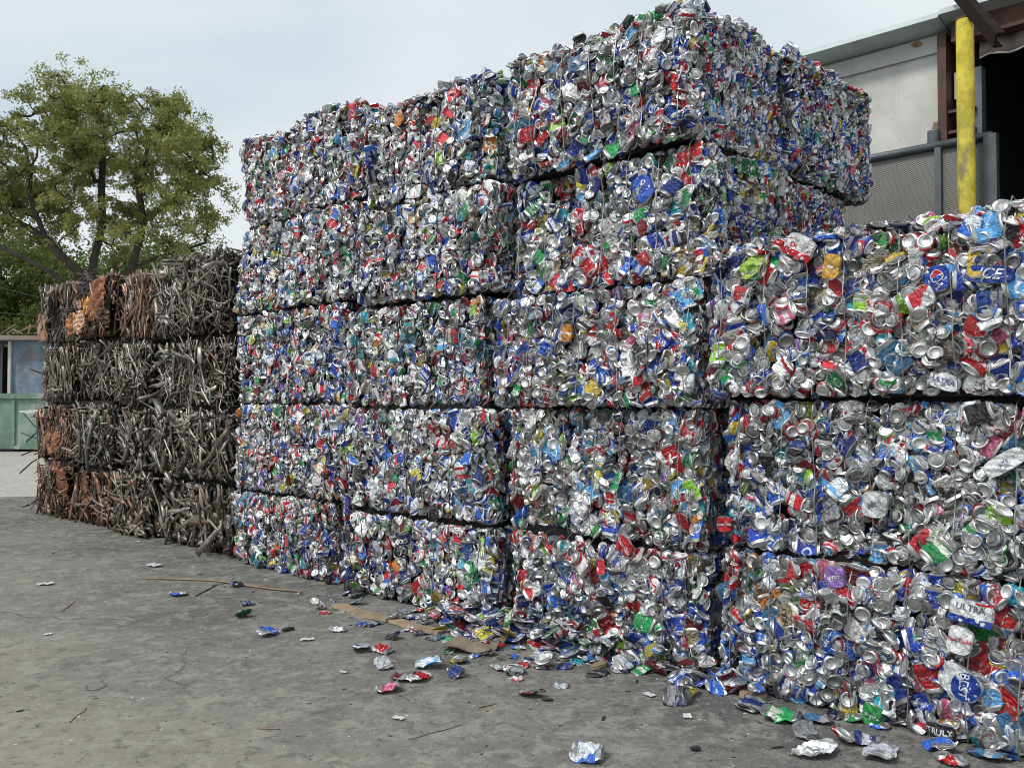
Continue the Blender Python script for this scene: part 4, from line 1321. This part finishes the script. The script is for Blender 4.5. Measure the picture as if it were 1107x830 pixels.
# perforated barrier panel
QB = 3.95
def mesh_mat():
    t = NT('perforated_grey_steel')
    tcv = t.obj()
    mpn = t.n('ShaderNodeMapping'); t.l(tcv, mpn.inputs[0]); mpn.inputs['Rotation'].default_value = (0, 0, -ANG)
    sp_ = t.n('ShaderNodeSeparateXYZ'); t.l(mpn.outputs[0], sp_.inputs[0])
    sa_ = t.math('MULTIPLY', sp_.outputs[0], 95.0); za_ = t.math('MULTIPLY', sp_.outputs[2], 170.0)
    dia = t.math('MULTIPLY', t.math('SINE', t.math('ADD', sa_, za_)), t.math('SINE', t.math('SUBTRACT', sa_, za_)))
    hole = t.math('MULTIPLY', t.step(t.math('ABSOLUTE', dia), .25, .5), .8)
    n1 = t.noise(tcv, 3.0, 5, .7)
    col = t.mix(n1, (.20, .20, .195, 1), (.38, .375, .35, 1))
    col = t.mix(t.math('MULTIPLY', t.step(t.noise(t.scalev(tcv, (4, 4, .6)), 1.0, 4), .55, .7), .5), col, (.33, .31, .27, 1))
    col = t.mix(t.math('MULTIPLY', hole, .9), col, (.02, .02, .02, 1))
    return t.P(base=col, rough=.55, metal=.3)
M_MESH = mesh_mat()
sb0 = on_plane(900, 200, QB)[0] - 1.6; sb1, zr1 = on_plane(1073, 147, QB); _, zr0 = on_plane(945, 171, QB)
zr = (zr0 + zr1) / 2
bar = empty('barrier_panel', (0, 0, 0), 0, label='grey perforated steel barrier panel behind the yellow pole', cat='barrier')
o = panel(MB(), sb0, sb1, .25, zr, .25, zr, QB, .012).build('perforated_sheet', M_MESH, bar)
pa, pb = wall_xy(sb0, QB - .02), wall_xy(sb1, QB - .02)
MB().tube([(pa[0], pa[1], zr), (pb[0], pb[1], zr)], .034, 12).build('top_rail', M_GREY, bar, smooth=True)
MB().tube([(pa[0], pa[1], .25), (pb[0], pb[1], .25)], .035, 12).build('bottom_rail', M_GREY, bar, smooth=True)
for s in (sb0 + .05, on_plane(1012, 170, QB)[0]):
    panel(MB(), s, s + .05, 0, zr, 0, zr, QB - .01 - .035, .03).build('upright', M_GREY, bar)
sE0, _ = on_plane(1064, 170, QB - .06); sE1, zE1 = on_plane(1078, 144, QB - .06)
panel(MB(), sE0, sE1, 0, zE1, 0, zE1, QB - .09, .08).build('end_post', M_GREY, bar)

# ------------------------------------------------------------------ far left: dumpster, shed
M_GREEN = mat_simple('faded_green_steel', (.16, .26, .20), .6, .05, .3, 1.5, rust=(.33, .40, .35), rustamt=.5)
M_BLUE = mat_simple('faded_blue_steel', (.22, .28, .36), .6, .05, .4, 1.6, rust=(.22, .16, .15), rustamt=.5)
gl = at_depth(-90, 485, 25.6); grr = at_depth(120, 485, 25.6)
dz = at_depth(20, 427, 25.6)[2]
dum = empty('green_dumpster', ((gl[0] + grr[0]) / 2, 26.6, 0), 0, label='faded green steel dumpster behind the left end of the pipe bales', cat='dumpster')
wd = grr[0] - gl[0]
MB().box((0, 0, dz / 2 + .06), (wd, 2.0, dz - .12)).build('body', M_GREEN, dum, bevel=.02)
MB().box((0, -1.03, dz - .03), (wd + .1, .10, .16)).build('top_rim', M_GREEN, dum, bevel=.01)
MB().box((0, -1.02, .12), (wd, .07, .1)).build('bottom_rail', M_GREEN, dum)
for k in range(5):
    MB().box((-wd / 2 + .2 + k * (wd - .4) / 4, -1.03, dz / 2 + .03), (.07, .05, dz - .34)).build('rib', M_GREEN, dum)
for k in (-1, 0, 1):
    xk = at_depth(9, 485, 25.6)[0] - dum.location.x + k * 1.9
    MB().box((xk, -1.0, .04), (.42, .2, .08)).build('skid', M_BLACK, dum)
mb = MB(); x0 = at_depth(17, 444, 25.5)[0] - dum.location.x; z0 = at_depth(17, 444, 25.5)[2]
V = [(x0 + .0, -1.003, z0), (x0 + .3, -1.003, z0 + .02), (x0 + .62, -1.003, z0 + .05), (x0 + .66, -1.003, z0 - .01), (x0 + .35, -1.003, z0 - .09), (x0 + .08, -1.003, z0 - .05)]
mb.add(V, [(0, 5, 4, 3, 2, 1)]); mb.build('white_paint_patch', M_PAPER, dum)
sh0 = at_depth(-120, 400, 28.0); sh1 = at_depth(140, 400, 28.0)
zs = at_depth(20, 369, 28.0)[2]
shed = empty('open_shed', ((sh0[0] + sh1[0]) / 2, 28, 0), 0, label='low shed with a faded blue panel and dark opening behind the green dumpster', cat='shed')
hx = (sh1[0] - sh0[0]) / 2
lx = lambda px, py=400, Y=28.0: at_depth(px, py, Y)[0] - shed.location.x
MB().box((0, 3.0, zs / 2), (2 * hx, .1, zs)).build('back_wall', M_BLACK, shed)
MB().box(((lx(13) + hx) / 2, .06, zs / 2), (hx - lx(13), .08, zs)).build('blue_panel', M_BLUE, shed, 'faded blue steel panel')
MB().box((lx(13) - .05, .0, zs / 2), (.09, .16, zs)).build('frame_post', M_PAPER, shed)
MB().box((-hx, 1.5, zs / 2), (.1, 3, zs)).build('side_wall', M_BRN, shed)
MB().box((0, -.0, zs + .03), (2 * hx, .2, .06)).build('top_rail', M_GREY, shed)
MB().box((0, 1.6, zs + .13), (2 * hx + .4, 4.0, .14), Matrix.Rotation(.02, 3, 'X')).build('roof', M_BRN, shed)
for k in range(9):
    MB().box((lx(13) - .3 - k * .32, .5, zs / 2), (.07, .05, zs - .1)).build('slat', M_GREY, shed)
# scrap on the shed roof: thin sticks
for k in range(7):
    a = Vector((lx(4 + k * 6), -.2, zs + .22)); b = a + Vector((random.uniform(-.8, .8), random.uniform(.1, .5), random.uniform(.05, .4)))
    tag(MB().tube([a + shed.location, b + shed.location], .022, 5).build('roof_lath', M_STICK), 'loose lath lying on the low shed roof', 'lath', 'laths on the shed roof')
# overhead lines
for (y0, y1, lab) in ((311, 322, 'upper thin overhead cable before the trees'), (338, 342, 'lower thin overhead cable before the trees')):
    a = at_depth(-260, y0 - 60, 22); b = at_depth(330, y1 + 62, 22); c0 = at_depth(0, y0, 22); c1 = at_depth(43, y1, 22)
    sl = (c1 - c0) / (c1[0] - c0[0])
    pts = []
    for k in range(21):
        x = -19 + k * .85
        pts.append((x, 22, c0[2] + sl[2] * (x - c0[0]) + .004 * (x - c0[0]) ** 2))
    tag(MB().tube(pts, .012, 5).build('overhead_cable', M_DARK), lab, 'cable')

# ------------------------------------------------------------------ trees
def leaf_mat(name, c1, c2):
    t = NT(name)
    x = t.n('ShaderNodeAttribute'); x.attribute_name = 'lv'
    col = t.mix(x.outputs[2], c1 + (1,), c2 + (1,))
    t.P(base=col, rough=.55, spec=.3)
    tr = t.n('ShaderNodeBsdfTranslucent'); t.l(t.mix(.5, col, (.12, .2, .03, 1)), tr.inputs[0])
    ms = t.n('ShaderNodeMixShader'); ms.inputs[0].default_value = .3
    t.l(t.b.outputs[0], ms.inputs[1]); t.l(tr.outputs[0], ms.inputs[2]); t.l(ms.outputs[0], t.out.inputs[0])
    return t.m
M_LEAF = leaf_mat('olive_green_leaves', (.15, .165, .045), (.43, .43, .14))
M_LEAF2 = leaf_mat('deep_green_leaves', (.09, .12, .03), (.19, .24, .065))
M_BARK = mat_simple('grey_brown_bark', (.060, .050, .040), .9, 0, .35, 5, bump=.8)

def make_tree(label, Y, base_px, forks, blobs, nclump, leaves, lsz, seed, mat, trunk_r=.24, clump_r=.6, name='tree'):
    r = np.random.default_rng(seed)
    base = at_depth(base_px, 436, Y); base[2] = 0
    k = Y / F
    root = empty(name, tuple(base), 0, label=label, cat='tree')
    P3 = lambda px, py, dy=0: np.array([(px - CX) * k, Y + dy, EYE + (436 - py) * k]) - base
    nodes = [np.array([0, 0, 0.0])]; par = [-1]
    def addpath(i0, pts):
        cur = i0; path = [nodes[i0]] + list(pts)
        for a, b in zip(path[:-1], path[1:]):
            m = max(2, int(np.linalg.norm(b - a) / .45))
            for j in range(1, m + 1):
                t_ = j / m
                nodes.append(a * (1 - t_) + b * t_ + r.normal(0, .03, 3) * (j < m)); par.append(cur); cur = len(nodes) - 1
        return cur
    for f in forks:
        pts = [P3(*p) for p in f]
        d = np.linalg.norm(np.array(nodes) - pts[0], axis=1)
        addpath(int(d.argmin()), pts)
    # clump centres within the blobs, favouring the outer shell
    cs = []
    wts = np.array([b[2] * b[3] for b in blobs]); wts = wts / wts.sum()
    while len(cs) < nclump:
        b = blobs[r.choice(len(blobs), p=wts)]
        v = r.normal(size=3); v /= np.linalg.norm(v); v *= r.uniform(.35, 1) ** .5
        c = P3(b[0] + v[0] * b[2], b[1] + v[2] * b[3], v[1] * b[4])
        if cs and min(np.linalg.norm(c - q) for q in cs) < clump_r * .55: 
            if r.random() < .9: continue
        cs.append(c)
    cen = np.mean(np.array(nodes), axis=0)
    cs.sort(key=lambda c: min(np.linalg.norm(c - n) for n in nodes))
    tips = []
    for c in cs:
        A = np.array(nodes)
        d = np.linalg.norm(A - c, axis=1) + .35 * np.maximum(0, A[:, 2] - c[2])
        i = int(d.argmin())
        mid = (nodes[i] + c) / 2 + np.array([0, 0, -.08]) * np.linalg.norm(nodes[i] - c) + r.normal(0, .06, 3)
        tips.append(addpath(i, [mid, c]))
    # radii, pipe model
    n = len(nodes); w = np.zeros(n)
    kids = [[] for _ in range(n)]
    for i in range(1, n): kids[par[i]].append(i)
    for i in range(n - 1, -1, -1):
        w[i] = 1 if not kids[i] else sum(w[j] for j in kids[i])
    rad = trunk_r * (w / w[0]) ** .46 + .006
    mbt, mbb = MB(), MB()
    for i in range(1, n):
        a, b = nodes[par[i]], nodes[i]
        ra = rad[i] * 1.03 if kids[par[i]] and len(kids[par[i]]) > 1 else rad[par[i]]
        (mbt).tube([a - (b - a) * .06, b], [min(ra, rad[i] * 1.35), rad[i]], 7 if rad[i] > .05 else 4, cap=False)
    mbt.build('trunk', M_BARK, root, smooth=True)
    # leaves: twig sprays within each clump
    N = leaves
    C = np.array(cs)
    idx = r.integers(len(C), size=N)
    csz = r.uniform(.6, 1.25, len(C)) * clump_r
    # sprays inside a clump
    ns = 7
    spr = C[:, None, :] + r.normal(size=(len(C), ns, 3)) * csz[:, None, None] * np.array([.62, .62, .40])
    ctr = spr[idx, r.integers(ns, size=N)] + r.normal(size=(N, 3)) * (csz[idx] * .24)[:, None] * np.array([1, 1, .7])
    dirv = r.normal(size=(N, 3)); dirv[:, 2] -= .5; dirv /= np.linalg.norm(dirv, axis=1)[:, None]
    sd = np.cross(dirv, r.normal(size=(N, 3))); sd /= np.linalg.norm(sd, axis=1)[:, None]
    ln = lsz * r.uniform(.6, 1.3, N)[:, None]
    V = np.stack([ctr - dirv * ln * .5, ctr + sd * ln * .24, ctr + dirv * ln * .5, ctr - sd * ln * .24], 1).reshape(-1, 3)
    me = mesh_from('crown', V, np.arange(4 * N), np.full(N, 4))
    a = me.attributes.new('lv', 'FLOAT', 'FACE')
    cl = r.uniform(0, 1, len(C))
    a.data.foreach_set('value', np.clip(cl[idx] * .6 + r.uniform(0, .5, N), 0, 1).astype(np.float32))
    link('crown', me, mat, root)
    return root
make_tree('large spreading olive green tree behind the pipe bales', 25, 105,
          [[(104, 370, 0), (102, 320, 0)], [(98, 296), (104, 240, .3), (102, 190, .3), (108, 130, .2)],
           [(125, 300, .2), (140, 282, .2), (152, 236, .1), (146, 190, 0), (165, 140, 0)],
           [(90, 296, -.3), (60, 262, -.6), (42, 215, -.6), (30, 160, -.3)], [(85, 312, -.5), (45, 285, -.9), (0, 262, -1.2), (-60, 235, -1)],
           [(150, 240, .1), (176, 215, .3), (205, 190, .3)], [(125, 300, 0), (170, 272, .5), (215, 258, .5)], [(60, 262, -.6), (20, 240, -.5), (-20, 190, -.2)]],
          [(128, 145, 74, 50, 2.2), (70, 125, 52, 45, 1.8), (30, 175, 75, 58, 2.2), (185, 165, 48, 60, 1.8), (-50, 190, 70, 70, 2.0), (110, 205, 80, 40, 2.0), (212, 215, 34, 44, 1.3), (70, 250, 60, 24, 1.3), (150, 252, 40, 22, 1.2), (150, 120, 50, 28, 1.6), (20, 235, 55, 30, 1.3)],
          370, 138000, .085, 5, M_LEAF, clump_r=.38, trunk_r=.19)
make_tree('dense deep green tree far left behind the shed', 34, 20, [[(20, 390, 0), (22, 340, 0)], [(22, 340), (0, 300, 0)], [(22, 340), (60, 300, 0)]],
          [(0, 300, 60, 55, 2.5), (60, 315, 45, 48, 2.0), (-60, 290, 60, 60, 2.5), (20, 345, 70, 30, 2.0)], 170, 70000, .14, 6, M_LEAF2, clump_r=.8)
make_tree('low green tree showing over the pipe bales', 31, 190, [[(190, 380, 0), (192, 330, 0)], [(192, 330), (230, 290, 0)], [(192, 330), (150, 300, 0)]],
          [(205, 292, 34, 22, 1.6), (165, 300, 40, 28, 1.6), (120, 320, 40, 30, 1.6)], 80, 26000, .14, 8, M_LEAF2, clump_r=.65)

# ------------------------------------------------------------------ sky and sun
SUN_EL, SUN_AZ = math.radians(50), math.radians(232)     # azimuth measured clockwise from +Y
w = bpy.data.worlds.new('World'); scn.world = w; w.use_nodes = True
nt = w.node_tree; nt.nodes.clear()
out = nt.nodes.new('ShaderNodeOutputWorld'); bg = nt.nodes.new('ShaderNodeBackground')
sky = nt.nodes.new('ShaderNodeTexSky'); sky.sky_type = 'NISHITA'; sky.sun_disc = False
sky.sun_elevation = SUN_EL; sky.sun_rotation = SUN_AZ; sky.dust_density = 3; sky.air_density = 1.2
tc = nt.nodes.new('ShaderNodeTexCoord')
mp = nt.nodes.new('ShaderNodeMapping'); mp.inputs['Scale'].default_value = (1, 1, 2.2)
nt.links.new(tc.outputs['Generated'], mp.inputs[0])
nz = nt.nodes.new('ShaderNodeTexNoise'); nz.inputs['Scale'].default_value = 1.3; nz.inputs['Detail'].default_value = 5; nz.inputs['Distortion'].default_value = .4
nt.links.new(mp.outputs[0], nz.inputs['Vector'])
rp = nt.nodes.new('ShaderNodeValToRGB'); nt.links.new(nz.outputs[0], rp.inputs[0])
rp.color_ramp.elements[0].position = .30; rp.color_ramp.elements[0].color = (.54, .68, .76, 1)
rp.color_ramp.elements[1].position = .66; rp.color_ramp.elements[1].color = (.94, .98, 1.0, 1)
mul = nt.nodes.new('ShaderNodeVectorMath'); mul.operation = 'SCALE'; nt.links.new(rp.outputs[0], mul.inputs[0]); mul.inputs[3].default_value = 6.7
mx = nt.nodes.new('ShaderNodeMix'); mx.data_type = 'RGBA'; mx.inputs[0].default_value = .9
nt.links.new(sky.outputs[0], mx.inputs[6]); nt.links.new(mul.outputs[0], mx.inputs[7])
nt.links.new(mx.outputs[2], bg.inputs[0]); bg.inputs[1].default_value = .1
nt.links.new(bg.outputs[0], out.inputs[0])
sl = bpy.data.lights.new('sun', 'SUN'); sl.energy = 1.5; sl.angle = math.radians(10); sl.color = (1, .96, .90)
so = bpy.data.objects.new('sun', sl); COL.objects.link(so)
dirv = Vector((math.sin(SUN_AZ) * math.cos(SUN_EL), math.cos(SUN_AZ) * math.cos(SUN_EL), math.sin(SUN_EL)))
so.rotation_euler = dirv.to_track_quat('Z', 'Y').to_euler()
so.location = (0, 0, 20)

scn.view_settings.view_transform = 'Standard'
scn.view_settings.look = 'None'
scn.view_settings.exposure = .5
scn.view_settings.gamma = 1
scn.cycles.max_bounces = 6
scn.cycles.diffuse_bounces = 2
scn.cycles.glossy_bounces = 2
scn.cycles.transmission_bounces = 3
scn.cycles.use_denoising = True
scn.cycles.filter_width = 1.0
scn.cycles.use_adaptive_sampling = True
